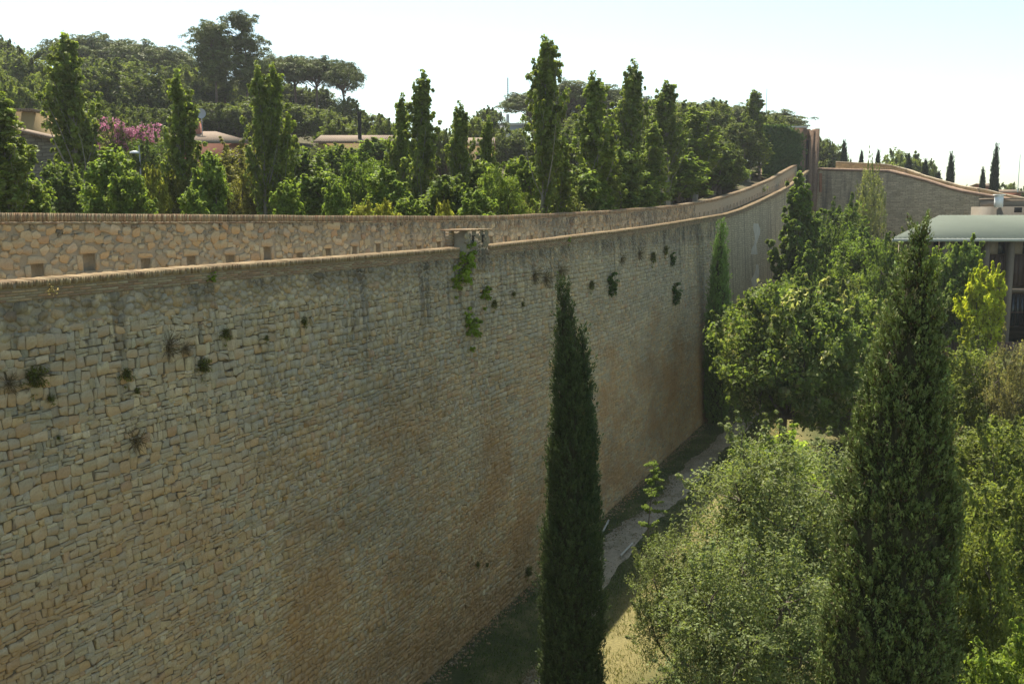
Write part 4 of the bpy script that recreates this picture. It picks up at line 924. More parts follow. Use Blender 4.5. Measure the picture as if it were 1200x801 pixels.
# ------------------------------------------------------------------ cypresses
PA = np.array([(0, .3), (.05, .9), (.3, 1.28), (.44, 1.21), (.55, 1.10), (.65, .98), (.757, .80), (.86, .53), (.93, .27), (.975, .10), (1, .02)])
def profA(q): return float(np.interp(q, PA[:, 0], PA[:, 1]))      # right hand cypress: broad column, soft leaning tip
def put_cypress(loc, rz, h, geo, label, group=None, rad=.16, name='cypress'):
    t = thing(name, label, 'cypress', loc, rz, group); g, gc = geo
    link('foliage', g.mesh('foliage', M_CONIFER), t); link('inner_twigs', gc.mesh('inner_twigs', M_CORE), t)
    tr = Geo(); tube(tr, [(0, 0, -1), (0, 0, h * .4), (0, 0, h * .9)], [rad, rad * .7, .03], 9); link('trunk', tr.mesh('trunk', M_BARK), t); return t
px_ = at(1052, 500, 17.0)
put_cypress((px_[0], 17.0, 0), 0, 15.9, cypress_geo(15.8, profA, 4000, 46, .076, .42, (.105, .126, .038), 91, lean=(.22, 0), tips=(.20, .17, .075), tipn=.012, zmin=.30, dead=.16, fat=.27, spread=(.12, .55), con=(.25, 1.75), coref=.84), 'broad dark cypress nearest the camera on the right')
def profB(q): return .86 * (min(1, (q + .02) / .06)) ** .5 * (1 - max(0, (q - .35) / .66) ** 1.25) ** .95 + .02
pc = at(672, 560, 27.5)
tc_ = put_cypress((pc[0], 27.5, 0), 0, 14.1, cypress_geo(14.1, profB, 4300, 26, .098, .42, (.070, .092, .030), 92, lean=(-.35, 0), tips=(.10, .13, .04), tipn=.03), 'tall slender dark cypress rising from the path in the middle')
g2, gc2 = cypress_geo(12.7, lambda q: .50 * (1 - max(0, (q - .5) / .5) ** 1.3) + .02, 900, 22, .11, .4, (.060, .088, .030), 93, zmin=.55)
for nm, gg, mm in (('second_leader', g2, M_CONIFER), ('leader_twigs', gc2, M_CORE)):
    o = link(nm, gg.mesh(nm, mm), tc_); o.location = (.26, .1, 0)
# narrow light green cypress clipped flat to the wall
z_ = float(at(843, 263, 71.0)[2]); wx = (float(at(843, 340, 71.0)[0]), 71.0, 0)
put_cypress(wx, 0, z_ + .2, cypress_geo(z_ + .2, lambda q: .80 * (min(1, (q + .02) / .1)) ** .5 * (1 - max(0, (q - .45) / .57) ** 1.5) + .02, 2200, 22, .15, .7, (.17, .26, .05), 94, tipn=0, core=(.03, .04, .015)), 'narrow bright green cypress standing against the long wall')
# small far cypresses
fg, fgc = cypress_geo(10, lambda q: .85 * (min(1, (q + .02) / .1)) ** .5 * (1 - max(0, (q - .3) / .71) ** 1.3) + .02, 700, 14, .4, 1.1, (.026, .040, .018), 95, tipn=0)
fm_, fc_ = fg.mesh('foliage', M_CONIFER), fgc.mesh('inner_twigs', M_CORE)
for px, yt, yb, w, lb in [(990, 164, 191, 5.5, 'far cypress just right of the brick tower'), (1010, 176, 192, 4.5, 'small far cypress on the level part of the far rampart'), (1029.5, 175, 192, 4.5, 'small far cypress left of the loose green tree'), (1065.5, 180, 203, 6, 'far cypress in front of the loose green tree'),
                          (1085, 186, 208, 6, 'far cypress at the right edge of the loose green tree'), (1100, 200, 212, 6, 'smallest stubby far cypress on the sloping rampart'), (1115.5, 178, 216, 6.5, 'tall far cypress halfway down the sloping rampart'),
                          (1152.5, 196, 224, 5, 'thin far cypress left of the tallest one'), (1168, 169, 227, 7, 'tallest of the far cypresses at the right'), (997, 186, 194, 3, 'tiny far cypress right beside the first far cypress')]:
    Y = 150.; p = at(px, yt, Y); q = at(px, yb + 14, Y); t = thing('cypress', lb, 'cypress', (p[0], Y, q[2]), px, 'cypresses behind the far rampart'); s = w / F * Y / 2 / .85
    t.scale = (s, s, (p[2] - q[2]) / 10); link('foliage', fm_, t); link('inner_twigs', fc_, t)

# ------------------------------------------------------------------ sapling with stake
def sapling():
    p = ground(757, 690); x, y = p[0], p[1]; H = at(765, 540, y)[2]
    t = thing('sapling', 'thin young tree with tiered horizontal branches beside the path', 'sapling', (x, y, gz(x, y)))
    g = Geo(); limb(g, (0, 0, -.3), (.25, 0, H), .045, .008, .02, 6, 8); c = Geo()
    for i in range(36):
        q = rng.uniform(.4, .97); a = rng.uniform(0, 6.28); ln = (.25 + 1.0 * (1 - q)) * rng.uniform(.5, 1.1)
        if i % 3: q = .5 + .12 * (i % 5)
        p0 = np.array([.25 * q, 0, H * q]); e = p0 + [math.cos(a) * ln, math.sin(a) * ln, ln * .12]; limb(g, p0, e, .012, .004, .05, 4, 4)
        k = int(6 + ln * 7); C_ = p0 + (e - p0) * np.linspace(.25, 1, k)[:, None]; clump_leaves(c, C_, np.full(k, .09), 14, .085, (.10, .15, .045), flat=.6, hollow=.2, ratio=.5)
    clump_leaves(c, np.array([[.25, 0, H * a] for a in np.linspace(.86, 1.0, 7)]), np.full(7, .08), 16, .08, (.11, .16, .05))
    link('trunk', g.mesh('trunk', M_BARK), t); link('crown', c.mesh('crown', M_LEAF), t)
    g = Geo(); p = ground(750, 700); tube(g, [(p[0], p[1], -.2), (p[0] + .02, p[1], 1.7)], .03, 7); tag(link('stake', g.mesh('stake', simple('stake_wood', (.23, .18, .12)))), 'thin wooden stake in the grass beside the sapling', 'stake')
    for (a, b, lb) in (((706, 627), (713, 613), 'pale low rail at the left edge of the path by the cypress'), ((727, 655), (741, 640), 'pale low rail at the right edge of the path')):
        A = ground(*a); B = ground(*b); t = thing('edge_rail', lb, 'rail', tuple(A), 0, 'low rails along the path'); d = B - A
        g = Geo(); tube(g, [(0, 0, .17), (d[0], d[1], .17)], .05, 8); link('rail', g.mesh('rail', simple('weathered_wood', (.42, .39, .33)) if 'weathered_wood' not in bpy.data.materials else bpy.data.materials['weathered_wood']), t)
        for k in (.08, .92): g = Geo(); tube(g, [(d[0] * k, d[1] * k, -.1), (d[0] * k, d[1] * k, .15)], .04, 7); link('post', g.mesh('post', bpy.data.materials['weathered_wood']), t)
sapling()

# ------------------------------------------------------------------ plants in the wall
def wall_plants():
    protos = {}
    def tuft(kind, seed):
        global rng; keep = rng; rng = np.random.default_rng(seed); g = Geo()
        if kind == 'weed':
            n = 150; d = unit(rng.normal(size=(n, 3)) * [1, .5, .9] + [0, -.7, -.05]); r = rng.uniform(.15, 1, (n, 1)); P = d * r * .5
            leaves(g, P * .7, unit(rng.normal(size=(n, 3))), .30, .03, jit_col((.12, .12, .05), n, .4), T=d + [0, 0, -.3])
            clump_leaves(g, rng.normal(size=(12, 3)) * [.16, .07, .2] + [0, -.12, -.12], np.full(12, .15), 16, .12, (.085, .10, .035), ratio=.4, hollow=.2, droop=.8)
        elif kind == 'dry':
            n = 150; d = unit(rng.normal(size=(n, 3)) * [.8, .4, 1] + [0, -.5, -.2]); P = d * rng.uniform(.1, 1, (n, 1)) * .5
            leaves(g, P, unit(rng.normal(size=(n, 3))), .4, .022, jit_col((.17, .13, .085), n, .35), T=d)
        elif kind == 'bush':
            clump_leaves(g, rng.normal(size=(26, 3)) * [.24, .12, .30] + [0, -.18, 0], np.full(26, .17), 34, .10, (.042, .085, .022), ratio=.8, hollow=.3)
        elif kind == 'vine':
            clump_leaves(g, rng.normal(size=(16, 3)) * [.24, .04, .24] + [0, -.12, 0], np.full(16, .13), 16, .13, (.13, .19, .035), ratio=.9, hollow=.2)
        elif kind == 'flower':
            clump_leaves(g, rng.normal(size=(16, 3)) * [.15, .08, .18] + [0, -.12, 0], np.full(16, .07), 14, .05, (.15, .16, .07)); clump_leaves(g, rng.normal(size=(22, 3)) * [.17, .1, .18] + [0, -.17, .04], np.full(22, .04), 8, .05, (.62, .55, .42), ratio=.9)
        me = g.mesh(kind, M_LEAF); rng = keep; return me
    for k in ('weed', 'dry', 'bush', 'vine', 'flower'): protos[k] = [tuft(k, 200 + i + len(k)) for i in range(3)]
    L = [('weed', 354, 376, 12, 'dark weed tuft growing from the wall left of the pillar'), ('weed', 262, 390, 16, 'spiky weed above the darkest weed tuft'), ('weed', 236, 427, 20, 'bushiest dark weed on the left of the wall'), ('weed', 145, 437, 18, 'dark green weed left of the bushiest one'),
         ('dry', 157, 515, 24, 'dry hanging weed low on the wall'), ('weed', 38, 440, 30, 'wide yellowish weed near the left edge'), ('dry', 8, 448, 24, 'brown dry weed at the left edge'), ('weed', 57, 466, 12, 'small weed below the wide yellowish one'), ('dry', 195, 405, 26, 'dry twiggy plant left of the spiky weed'), ('dry', 215, 408, 16, 'small dry plant beside the twiggy one'),
         ('weed', 158, 457, 9, 'tiny weed under the dark green one'), ('flower', 57, 340, 14, 'pale flowering plant hanging below the coping'), ('vine', 247, 326, 9, 'small yellow green plant on the brick coping'), ('weed', 310, 395, 8, 'little weed between two blocks'), ('weed', 66, 512, 7, 'tiny dark weed in a joint'),
         ('bush', 714, 334, 14, 'dark round bush high on the wall right of the middle cypress'), ('bush', 789, 345, 13, 'larger dark round bush further along the wall'), ('bush', 786, 304, 8, 'small round bush above the larger one'),
         ('vine', 547, 303, 22, 'bright vine clump directly under the pillar'), ('vine', 541, 320, 26, 'yellow green vine clump left below the pillar'), ('vine', 533, 334, 14, 'small vine end left of the others'), ('vine', 566, 345, 16, 'dark vine clump right below the pillar'), ('weed', 577, 355, 12, 'weed right of the dark vine clump'), ('vine', 546, 372, 14, 'thin vine sprig above the lowest clump'), ('vine', 551, 386, 22, 'lowest vine clump under the pillar'),
         ('dry', 625, 322, 18, 'dry brown plants left of the middle cypress tip'), ('dry', 638, 326, 18, 'brown trailing plant beside the cypress tip'), ('dry', 655, 318, 20, 'long dry plant hanging behind the cypress tip'), ('weed', 691, 333, 12, 'weed between the cypress and the round bush'), ('dry', 727, 303, 12, 'dry plant above the round bush'), ('dry', 748, 297, 14, 'dry plant between the round bushes'), ('weed', 763, 300, 14, 'weed left of the small round bush'), ('weed', 778, 292, 12, 'weed under the coping beyond the round bushes'),
         ('weed', 600, 344, 8, 'tiny weed right of the pillar vines'), ('weed', 611, 356, 7, 'tiny weed in the upper courses right of the pillar'), ('weed', 558, 660, 8, 'weed at the lower wall left of the path'), ('weed', 617, 668, 14, 'weed at the foot of the wall left of the middle cypress'), ('weed', 569, 661, 6, 'smallest weed at the lower wall'), ('vine', 665, 281, 6, 'small plant on the coping right of the pillar'), ('weed', 829, 455, 10, 'weed on the wall below the bright narrow cypress')]
    for kind, px, py, w, lb in L:
        s, z = wall_pt(px, py); X, Y, _ = w2(s, D0 + BAT * z - (.05), z); sc = w / F * Y / .72
        o = link('wall_plant', protos[kind][px % 3]); o.location = (X, Y, z); o.rotation_euler = (0, 0, ROT); o.scale = (sc,) * 3
        tag(o, lb, 'plant', 'plants growing in the wall')
wall_plants()

# ------------------------------------------------------------------ brick tower with ivy at the end of the walk
M_RED = simple('red_render', (.36, .15, .10), bmp=.3); M_OCHRE = simple('ochre_render', (.36, .25, .11), bmp=.2, sc=2); M_OPEN = simple('dark_opening', (.02, .018, .016)); M_CREAM = simple('pale_render', (.17, .145, .11), sc=2)
M_WHITE = simple('white_paint', (.75, .75, .73), .5, .05); M_GREYB = simple('grey_cladding', (.36, .38, .40), .6, .1)
def bx(name, x0, x1, y0, y1, z0, z1, m, parent, kind=None):
    g = Geo(); box(g, x0, x1, y0, y1, z0, z1); return link(name, g.mesh(name, m), parent, kind)
def tower():
    Y = 138.0; t = thing('brick_tower', 'brick gate tower with a tall narrow doorway where the two ramparts meet', 'tower', (43, Y, 14))
    def X(px, YY=Y): return (px - 600) / F * YY / (1) * (math.cos(PITCH) - 0) ** 0 - 43
    f = lambda px, py, YY=Y: at(px, py, YY)
    z0 = 2.0
    a, b = f(896, 150), f(945.5, 150); top = a[2] - 14
    bx('side_wall', a[0] - 43, b[0] - 43, 0, 1.2, -6, top, M_FARBRICK, t); bx('wall_coping', a[0] - 43 - .1, b[0] - 43 + .1, -.12, 1.32, top, top + .25, M_BRICK_TOP, t)
    c, d = f(949, 151), f(959.5, 151); e = f(954.5, 151)
    bx('door_pier', c[0] - 43, e[0] - 43, -.3, .4, -8, c[2] - 14 - .2, M_FARBRICK, t); bx('corner_pier', e[0] - 43 + .02, d[0] - 43, -.5, 1.4, -8, c[2] - 14, M_FARBRICK, t)
    bx('doorway', b[0] - 43 - .3, c[0] - 43 + .3, .55, .9, -6, top - 1.7, M_OPEN, t); bx('lintel', b[0] - 43 - .2, c[0] - 43 + .2, .25, .95, top - 1.7, top - .1, M_FARBRICK, t)
    g = Geo(); p0, p1 = f(893, 147), f(938, 218)
    n = 15000; u = rng.random(n); v = rng.random(n); px = 893 + u * 52; py = 147 + v * 74
    edge = 931 + 10 * (fb(py * .08, 0 * py) - .3) * 1.5 - np.clip((158 - py) * 1.2, 0, 14) + np.clip((rng.random(n) - .85) * 60, 0, 8); ok = px < edge
    px, py = px[ok], py[ok]; P = np.array([at(q, w, Y - .25) for q, w in zip(px, py)]); P[:, 1] -= rng.uniform(0, .5, len(P)) * (.6 + fb(px * .15, py * .15)); n = len(P)
    leaves(g, P, unit(rng.normal(size=(n, 3)) * .5 + [0, -1, .5]), .38, .3, jit_col((.105, .165, .045), n, .3), T=rng.normal(size=(n, 3)) * .4 - [0, 0, 1])
    tag(link('ivy', g.mesh('ivy', M_LEAF)), 'dark ivy covering the left face of the brick gate tower', 'ivy')
    # grassy bank in front of the ivy: bright tufts over the parapet
    for k, (px0, py0, w, lb) in enumerate([(921, 199, 18, 'sunlit weeds behind the parapet just below the tower'), (900, 211, 20, 'sunlit weeds behind the rising parapet'), (880, 221, 26, 'long sunlit grass clump behind the rising parapet')]):
        p = at(px0, py0 + 5, (134, 121, 111)[k]); g = Geo(); n = 700
        P = np.stack([rng.normal(0, w / F * 112 / 4, n), rng.normal(0, .5, n), rng.uniform(-.6, .35, n)], 1); P[:, 2] += P[:, 0] * .45
        leaves(g, P, rng.normal(size=(n, 3)), .35, .12, jit_col((.16, .20, .04), n, .2)); o = link('weed_clump', g.mesh('weed_clump', M_LEAF)); o.location = p; tag(o, lb, 'weeds', 'weeds along the rising parapet')
tower()
# ------------------------------------------------------------------ far rampart that crosses to the right
def far_rampart():
    t = thing('far_rampart', 'dark stained stone rampart with a sloping top crossing behind the garden', 'wall')
    pts = [(948, 200.5, 138), (960, 196.8, 138), (1003, 198, 134), (1042, 199, 131), (1060, 203.5, 128.5), (1085, 210, 126), (1110, 218, 123.5), (1130, 223, 121), (1170, 230, 118), (1205, 236, 115), (1300, 246, 112)]
    P = [at(*p) for p in pts]; P = np.array(P)
    k = np.linspace(0, len(P) - 1, 120); ix = np.arange(len(P)); Q = np.stack([np.interp(k, ix, P[:, j]) for j in range(3)], 1)
    d = unit(np.gradient(Q[:, :2], axis=0)); nn = np.stack([-d[:, 1], d[:, 0]], 1)     # points away from camera
    arc = np.concatenate([[0], np.cumsum(np.linalg.norm(np.diff(Q[:, :2], axis=0), axis=1))])
    def run(name, prof, m, q=Q):
        V = np.stack([np.c_[q[:, :2] + nn * a, (q[:, 2] + b if b > -90 else 0 * q[:, 2] + c)] for a, b, c in prof], 1)
        g = Geo(); g.add(V.reshape(-1, 3), strip_faces(len(q), len(prof))); return link(name, g.mesh(name, m, False), t)
    # give the masonry its own frame along the wall so courses run level
    run('face', [(-.7, -99, 0), (0, -.35, 0)], M_FARWALL); run('coping', [(0, -.35, 0), (-.1, -.34, 0), (-.1, -.02, 0), (.5, 0.05, 0), (.5, -1.2, 0)], M_FARBRICK)
    q2 = Q.copy(); k2 = [(975, 189), (1003, 190.5), (1030, 191.8), (1045, 195), (1060, 199.5), (1075, 205), (1100, 212), (1120, 217.5), (1150, 222), (1165, 226), (1200, 233), (1300, 243)]
    px = 600 + F * (Q[:, 0] + nn[:, 0] * 3) / (Q[:, 1] + nn[:, 1] * 3) ; yy = np.interp(px, [a for a, b in k2], [b for a, b in k2])
    q2[:, 2] = np.array([at(a, b, y)[2] for a, b, y in zip(px, yy, Q[:, 1] + nn[:, 1] * 3)]); sel = slice(14, None)
    V = np.stack([np.c_[q2[:, :2] + nn * a, q2[:, 2] + b] for a, b in ((3, -3), (3, -.2), (2.92, -.2), (2.92, 0), (3.5, 0), (3.5, -3))], 1)[sel]
    g = Geo(); g.add(V.reshape(-1, 3), strip_faces(len(V), 6)); link('rear_parapet', g.mesh('rear_parapet', M_FARWALL), t)
    V = np.stack([np.c_[Q[:, :2] + nn * a, Q[:, 2] + b] for a, b in ((.4, -1.1), (3.1, -1.1))], 1); g = Geo(); g.add(V.reshape(-1, 3), strip_faces(len(V), 2)); link('wall_walk', g.mesh('wall_walk', M_LIME), t)
    a, b = at(961.5, 203, 137.2), at(961.5, 225, 137.2); g = Geo(); tube(g, [b, a], .22, 8); tag(link('rust_pipe', g.mesh('rust_pipe', simple('rust', (.28, .13, .07)))), 'rusty drain pipe on the far rampart below the tower', 'pipe')
far_rampart()
# ------------------------------------------------------------------ the long building with the ribbed roof
def building():
    Y = 80.0; t = thing('garden_building', 'low modern building with pale ribbed metal roof and dark window bays between columns', 'building', (33, Y, 4))
    ev = at(1120, 279, Y)[2] - 4; x0 = at(1041, 279, Y)[0] - 33; x1 = 32.0
    rA = at(1101, 252.5, 106); rise = rA[2] - 4; xr = rA[0] - 33
    M_ROOF = simple('roof_sheet', (.185, .21, .165), .75, .10, .6); M_COL = simple('brown_concrete', (.20, .155, .11), grain=.15, sc=5, bmp=.2); M_PAN = simple('brown_panel', (.085, .055, .042), .6, .2); M_BEI = simple('beige_panel', (.26, .21, .16))
    M_GLZ, tt, pp, oo = mat('window_glass'); pp.inputs['Base Color'].default_value = (.02, .025, .025, 1); pp.inputs['Roughness'].default_value = .08; pp.inputs['Specular IOR Level'].default_value = .6
    # roof: sloping sheet with standing ribs
    g = Geo(); v = np.array([[x0, -.9, ev], [x1, -.9, ev], [x1, 26, rise], [xr, 26, rise], [x0, -.9, ev - .22], [x1, -.9, ev - .22], [x1, 26, rise - .22], [xr, 26, rise - .22]])
    g.add(v, np.array([[0, 1, 2, 3], [4, 7, 6, 5], [0, 4, 5, 1], [1, 5, 6, 2], [2, 6, 7, 3], [3, 7, 4, 0]])); link('roof', g.mesh('roof', M_ROOF), t)
    g = Geo(); x = x0 + .3
    while x < x1:
        yy = -.9 if x > x0 else 0; ys = -.9; ye = 26 if x > xr else -.9 + (x - x0) / (xr - x0) * 26.9
        sl = (rise - ev) / 26.9; z = lambda y: ev + (y + .9) * sl
        V = np.array([[x - .03, ys, z(ys) + .003], [x + .03, ys, z(ys) + .003], [x + .03, ys, z(ys) + .07], [x - .03, ys, z(ys) + .07], [x - .03, ye, z(ye) + .003], [x + .03, ye, z(ye) + .003], [x + .03, ye, z(ye) + .07], [x - .03, ye, z(ye) + .07]])
        g.add(V, np.array([[0, 1, 2, 3], [1, 5, 6, 2], [2, 6, 7, 3], [3, 7, 4, 0]])); x += .42
    link('roof_ribs', g.mesh('roof_ribs', M_ROOF), t, 'stuff')
    bx('gutter', x0 - .05, x1, -1.02, -.905, ev - .26, ev - .02, simple('pale_gutter', (.50, .50, .44)), t)
    cols = [1081, 1103, 1152.5, 1181.5]; xc = [at(c, 330, Y)[0] - 33 for c in cols]; st = xc[3] - xc[2]; xc = [xc[0], xc[1], xc[1] + (xc[2] - xc[1]) / 2] + xc[2:] + [xc[3] + st * k for k in range(1, 9)]
    g = Geo(); v = np.array([[x0 + 1.3, .3, -3], [x0 + 1.6, .3, -3], [xr + 1.2, 25, -3], [xr + .8, 25, -3], [x0 + 1.3, .3, ev - .3], [x0 + 1.6, .3, ev - .3], [xr + 1.2, 25, rise - .3], [xr + .8, 25, rise - .3]]); g.add(v, BOXF); link('side_wall', g.mesh('side_wall', M_COL), t); bx('end_wall', x0 + 1.25, xc[0] - .2, .5, .9, -3, ev - .24, M_COL, t)
    bx('rear_wall', xr + 1.5, x1 - .5, 24.5, 25, -3, ev - .1, M_COL, t); bx('floor_slab', xc[0], x1 - .3, .2, 24, ev - 4.6, ev - 4.3, M_COL, t); bx('plinth', x0 + .6, x1 - .3, .3, 24, -3, .35, M_COL, t)
    for i, c in enumerate(xc):
        bx('column', c - .2, c + .2, -.35, .35, -3, ev - .225, M_COL, t)
    for a, b in zip(xc[:-1], xc[1:]):
        w = b - a - .4; l = a + .2
        bx('upper_panel', l + .01, l + w * .62, .42, .5, ev - 1.35, ev - .24, M_BEI, t)
        p = bx('clerestory_window', l + w * .62 + .01, l + w - .01, .46, .5, ev - 1.35, ev - .24, M_GLZ, t)
        for z0, z1 in ((ev - 4.1, ev - 1.42), (ev - 7.6, ev - 4.75)):
            fr = bx('window_frame', l + .01, l + w - .01, .50, .56, z0, z1, M_PAN, t)
            for k in range(4):
                pa, pb = l + .04 + k * (w - .08) / 4, l + .04 + (k + 1) * (w - .08) / 4
                o = bx('shutter' if (z0 > ev - 5) else 'pane', pa + .03, pb - .03, .44, .497, z0 + .06, z1 - .06, M_PAN if z0 > ev - 5 else M_GLZ, fr)
        bx('rail', l, l + w, .30, .36, ev - 6.4, ev - 6.3, M_PAN, t)
    # red brown terrace fence in front
    f = thing('terrace_fence', 'low reddish brown board fence in front of the building', 'fence', (33, Y - 2.5, 4)); 
    xa = at(1085, 400, Y - 2.5)[0] - 33
    M_F = simple('fence_board', (.22, .13, .10)); me = None
    for k in range(44):
        g = Geo(); box(g, -.11, .11, -.015, .015, 0, .95); me = me or g.mesh('board', M_F); o = link('board', me, f); o.location = (xa + k * .26, 0, .4)
    bx('top_rail', xa - .2, xa + 44 * .26, -.05, .03, 1.36, 1.42, M_F, f)
    # beige annexe further back at the right edge
    a = thing('annexe', 'small beige flat roofed annexe beyond the ribbed roof', 'building', (at(1160, 250, 109)[0], 109, 10)); ox = a.location.x
    X = lambda px: at(px, 240, 109)[0] - ox
    Z = lambda py: at(1180, py, 109)[2] - 10
    bx('wall', X(1163), X(1240), 0, 5, -8, Z(242), M_CREAM, a); bx('upper_wall', X(1175), X(1240), .6, 5.2, Z(242) + .01, Z(233.5), M_BEI, a); bx('roof_edge', X(1174), X(1240), .2, 5.4, Z(233.5) + .005, Z(231.8), M_COL, a); bx('dark_window', X(1189), X(1198), -.05, .2, Z(249), Z(243), M_OPEN, a)
    g = Geo(); p = at(1172, 240, 108); box(g, p[0] - .35, p[0] + .35, 108, 108.7, p[2] - .3, at(1172, 229, 108)[2]); box(g, p[0] - .5, p[0] + .5, 107.9, 108.8, at(1172, 229, 108)[2] + .003, at(1172, 227.8, 108)[2]); tag(link('vent_stack', g.mesh('vent_stack', M_WHITE)), 'white vent stack beside the beige annexe', 'vent')
building()
# ------------------------------------------------------------------ houses on the left slope
def hip(g, x0, x1, y0, y1, z, h, ov=.6, ridge=.3):
    xa, xb = x0 + (x1 - x0) * ridge, x1 - (x1 - x0) * ridge; ym = (y0 + y1) / 2
    v = [[x0 - ov, y0 - ov, z], [x1 + ov, y0 - ov, z], [x1 + ov, y1 + ov, z], [x0 - ov, y1 + ov, z], [xa, ym, z + h], [xb, ym, z + h]]
    v += [[a, b, c - .18] for a, b, c in v[:4]]
    g.add(np.array(v), [np.array([[0, 1, 5, 4], [2, 3, 4, 5], [6, 7, 1, 0], [7, 8, 2, 1], [8, 9, 3, 2], [9, 6, 0, 3], [9, 8, 7, 6]]), np.array([[1, 2, 5], [3, 0, 4]])])
def window(parent, x, z, w, h, y, rot=0):
    f = bx('window', x - w / 2, x + w / 2, y - .06, y + .05, z, z + h, M_CREAM, parent); bx('pane', x - w / 2 + .1, x + w / 2 - .1, y - .08, y - .063, z + .1, z + h - .1, M_OPEN, f)
def houses():
    # rubble stone house, pent roof falling to the right, ochre block behind
    Y = 60.; A = at(10, 150, Y); B = at(54.5, 163.5, Y); zb = 12.5
    t = thing('stone_house', 'rubble stone house with a pent roof falling to the right', 'house', (A[0], Y, zb)); w = B[0] - A[0]
    g = Geo(); v = np.array([[-6, 0, 0], [w, 0, 0], [w, 0, B[2] - zb], [-6, 0, A[2] - zb + 1.2], [-6, 5, 0], [w, 5, 0], [w, 5, B[2] - zb], [-6, 5, A[2] - zb + 1.2]])
    g.add(v, np.array([[0, 1, 2, 3], [1, 5, 6, 2], [5, 4, 7, 6], [4, 0, 3, 7]])); link('wall', g.mesh('wall', M_GABLE), t)
    g = Geo(); a, b = v[3] + [0, -.3, .02], v[2] + [.35, -.3, -.06]; q = np.array([a, b, b + [0, 5.6, 0], a + [0, 5.6, 0]]); q = np.concatenate([q, q + [0, 0, .2]]); g.add(q, BOXF); link('roof', g.mesh('roof', M_TILE), t)
    p = at(44, 222, Y); bx('stone_plaque', p[0] - A[0] - .25, p[0] - A[0] + .15, -.04, .02, p[2] - zb - .1, p[2] - zb + .1, M_CREAM, t)
    Y = 68.; A = at(-40, 128, Y); B = at(36.5, 131, Y); t = thing('ochre_house', 'ochre rendered house behind the rubble stone house', 'house', (A[0], Y, 14)); w = B[0] - A[0]
    bx('wall', 0, w, 0, 7, 0, B[2] - 14, M_OCHRE, t); g = Geo(); hip(g, 0, w, 0, 7, B[2] - 14 + .19, .35, .25); link('roof', g.mesh('roof', M_TILE), t); window(t, w * .45, 6.5, .9, 1.3, 0)
    # garden steps right of the stone house
    t = thing('garden_steps', 'pale stone steps beside the rubble stone house', 'steps', tuple(at(60, 246, 58)))
    for k in range(7): bx('step', -.8 - .02 * k, 1.4 - .25 * k, k * .3, k * .3 + .31, -1.5, .12 + .16 * k, M_CREAM, t)
    # red villa
    Y = 95.; A = at(176, 160, Y); B = at(284, 165, Y); zb = 15; t = thing('red_villa', 'red rendered villa with a low hipped tile roof and chimney', 'house', (A[0], Y, zb)); w = B[0] - A[0]; e = (A[2] + B[2]) / 2 - zb - .2
    bx('wall', 0, w, 0, 8, 0, e - .19, M_RED, t); g = Geo(); hip(g, 0, w, 0, 8, e, 1.25, .75, .42); r = link('roof', g.mesh('roof', M_TILE), t); bx('eave_board', -.7, w + .7, -.84, -.72, e - .32, e - .05, M_CREAM, t)
    p = at(231, 140, Y + 3); c = bx('chimney', p[0] - A[0] - .35, p[0] - A[0] + .35, 2.4, 3.2, e + .3, e + 2.1, M_RED, r); bx('cap', p[0] - A[0] - .45, p[0] - A[0] + .45, 2.3, 3.3, e + 2.1, e + 2.25, M_TILE, t)
    for x in (w * .15, w * .72, w * .9): window(t, x, e - 2.6, 1.0, 1.2, 0)
    g = Geo(); tube(g, [(p[0] + .6, Y + 2.6, zb + e + .5), (p[0] + .6, Y + 2.6, zb + e + 2.6)], .04, 6); th = np.arange(14) / 14 * 2 * PI; cx, cz = p[0] + .6, zb + e + 2.9
    ring = np.stack([cx + .5 * np.cos(th), Y + 2.45 + 0 * th, cz + .5 * np.sin(th)], 1); V = np.concatenate([ring, [[cx, Y + 2.65, cz]]]); g.add(V, np.array([[i, (i + 1) % 14, 14] for i in range(14)])); tag(link('satellite_dish', g.mesh('satellite_dish', M_GREYB)), 'pale satellite dish beside the chimney of the red villa', 'dish')
    def gable(name, label, x0px, x1px, ytop, yeave, Y, wallm, zb, depth=7, ridge_h=1.2):
        A = at(x0px, yeave, Y); B = at(x1px, yeave, Y); w = B[0] - A[0]; e = A[2] - zb; h = at(x0px, ytop, Y)[2] - zb - e
        t = thing(name, label, 'house', (A[0], Y, zb)); bx('wall', 0, w, 0, depth, 0, e, wallm, t)
        g = Geo(); v = [[-.4, -.5, e], [w + .4, -.5, e], [w + .4, depth / 2, e + h], [-.4, depth / 2, e + h], [-.4, depth + .5, e], [w + .4, depth + .5, e]]; v = np.array(v + [[a, b, c + .2] for a, b, c in v])
        g.add(v, np.array([[6, 7, 8, 9], [9, 8, 11, 10], [0, 1, 7, 6], [1, 2, 8, 7], [2, 5, 11, 8], [5, 4, 10, 11], [4, 3, 9, 10], [3, 0, 6, 9], [0, 3, 2, 1], [3, 4, 5, 2]])); link('roof', g.mesh('roof', M_TILE), t)
        g = Geo(); g.add(np.array([[0, 0, e], [0, depth, e], [0, depth / 2, e + h - .05], [w, 0, e], [w, depth, e], [w, depth / 2, e + h - .05]]), np.array([[0, 2, 1], [3, 4, 5]])); link('gable', g.mesh('gable', wallm), t); window(t, w * .3, e - 2, .9, 1.1, 0); window(t, w * .7, e - 2, .9, 1.1, 0)
    gable('ochre_cottage', 'long ochre house with a tiled roof in the middle distance', 373, 462, 157.5, 168, 100., M_OCHRE, 15)
    gable('tiled_house', 'small tiled roof house right of the narrow dark poplar', 536, 575, 160.5, 171, 100., M_OCHRE, 14)
    gable('hidden_house', 'small ochre house with tiled roof above the pink flowering shrubs', 108, 127, 133.5, 139.5, 112., M_OCHRE, 18, 5)
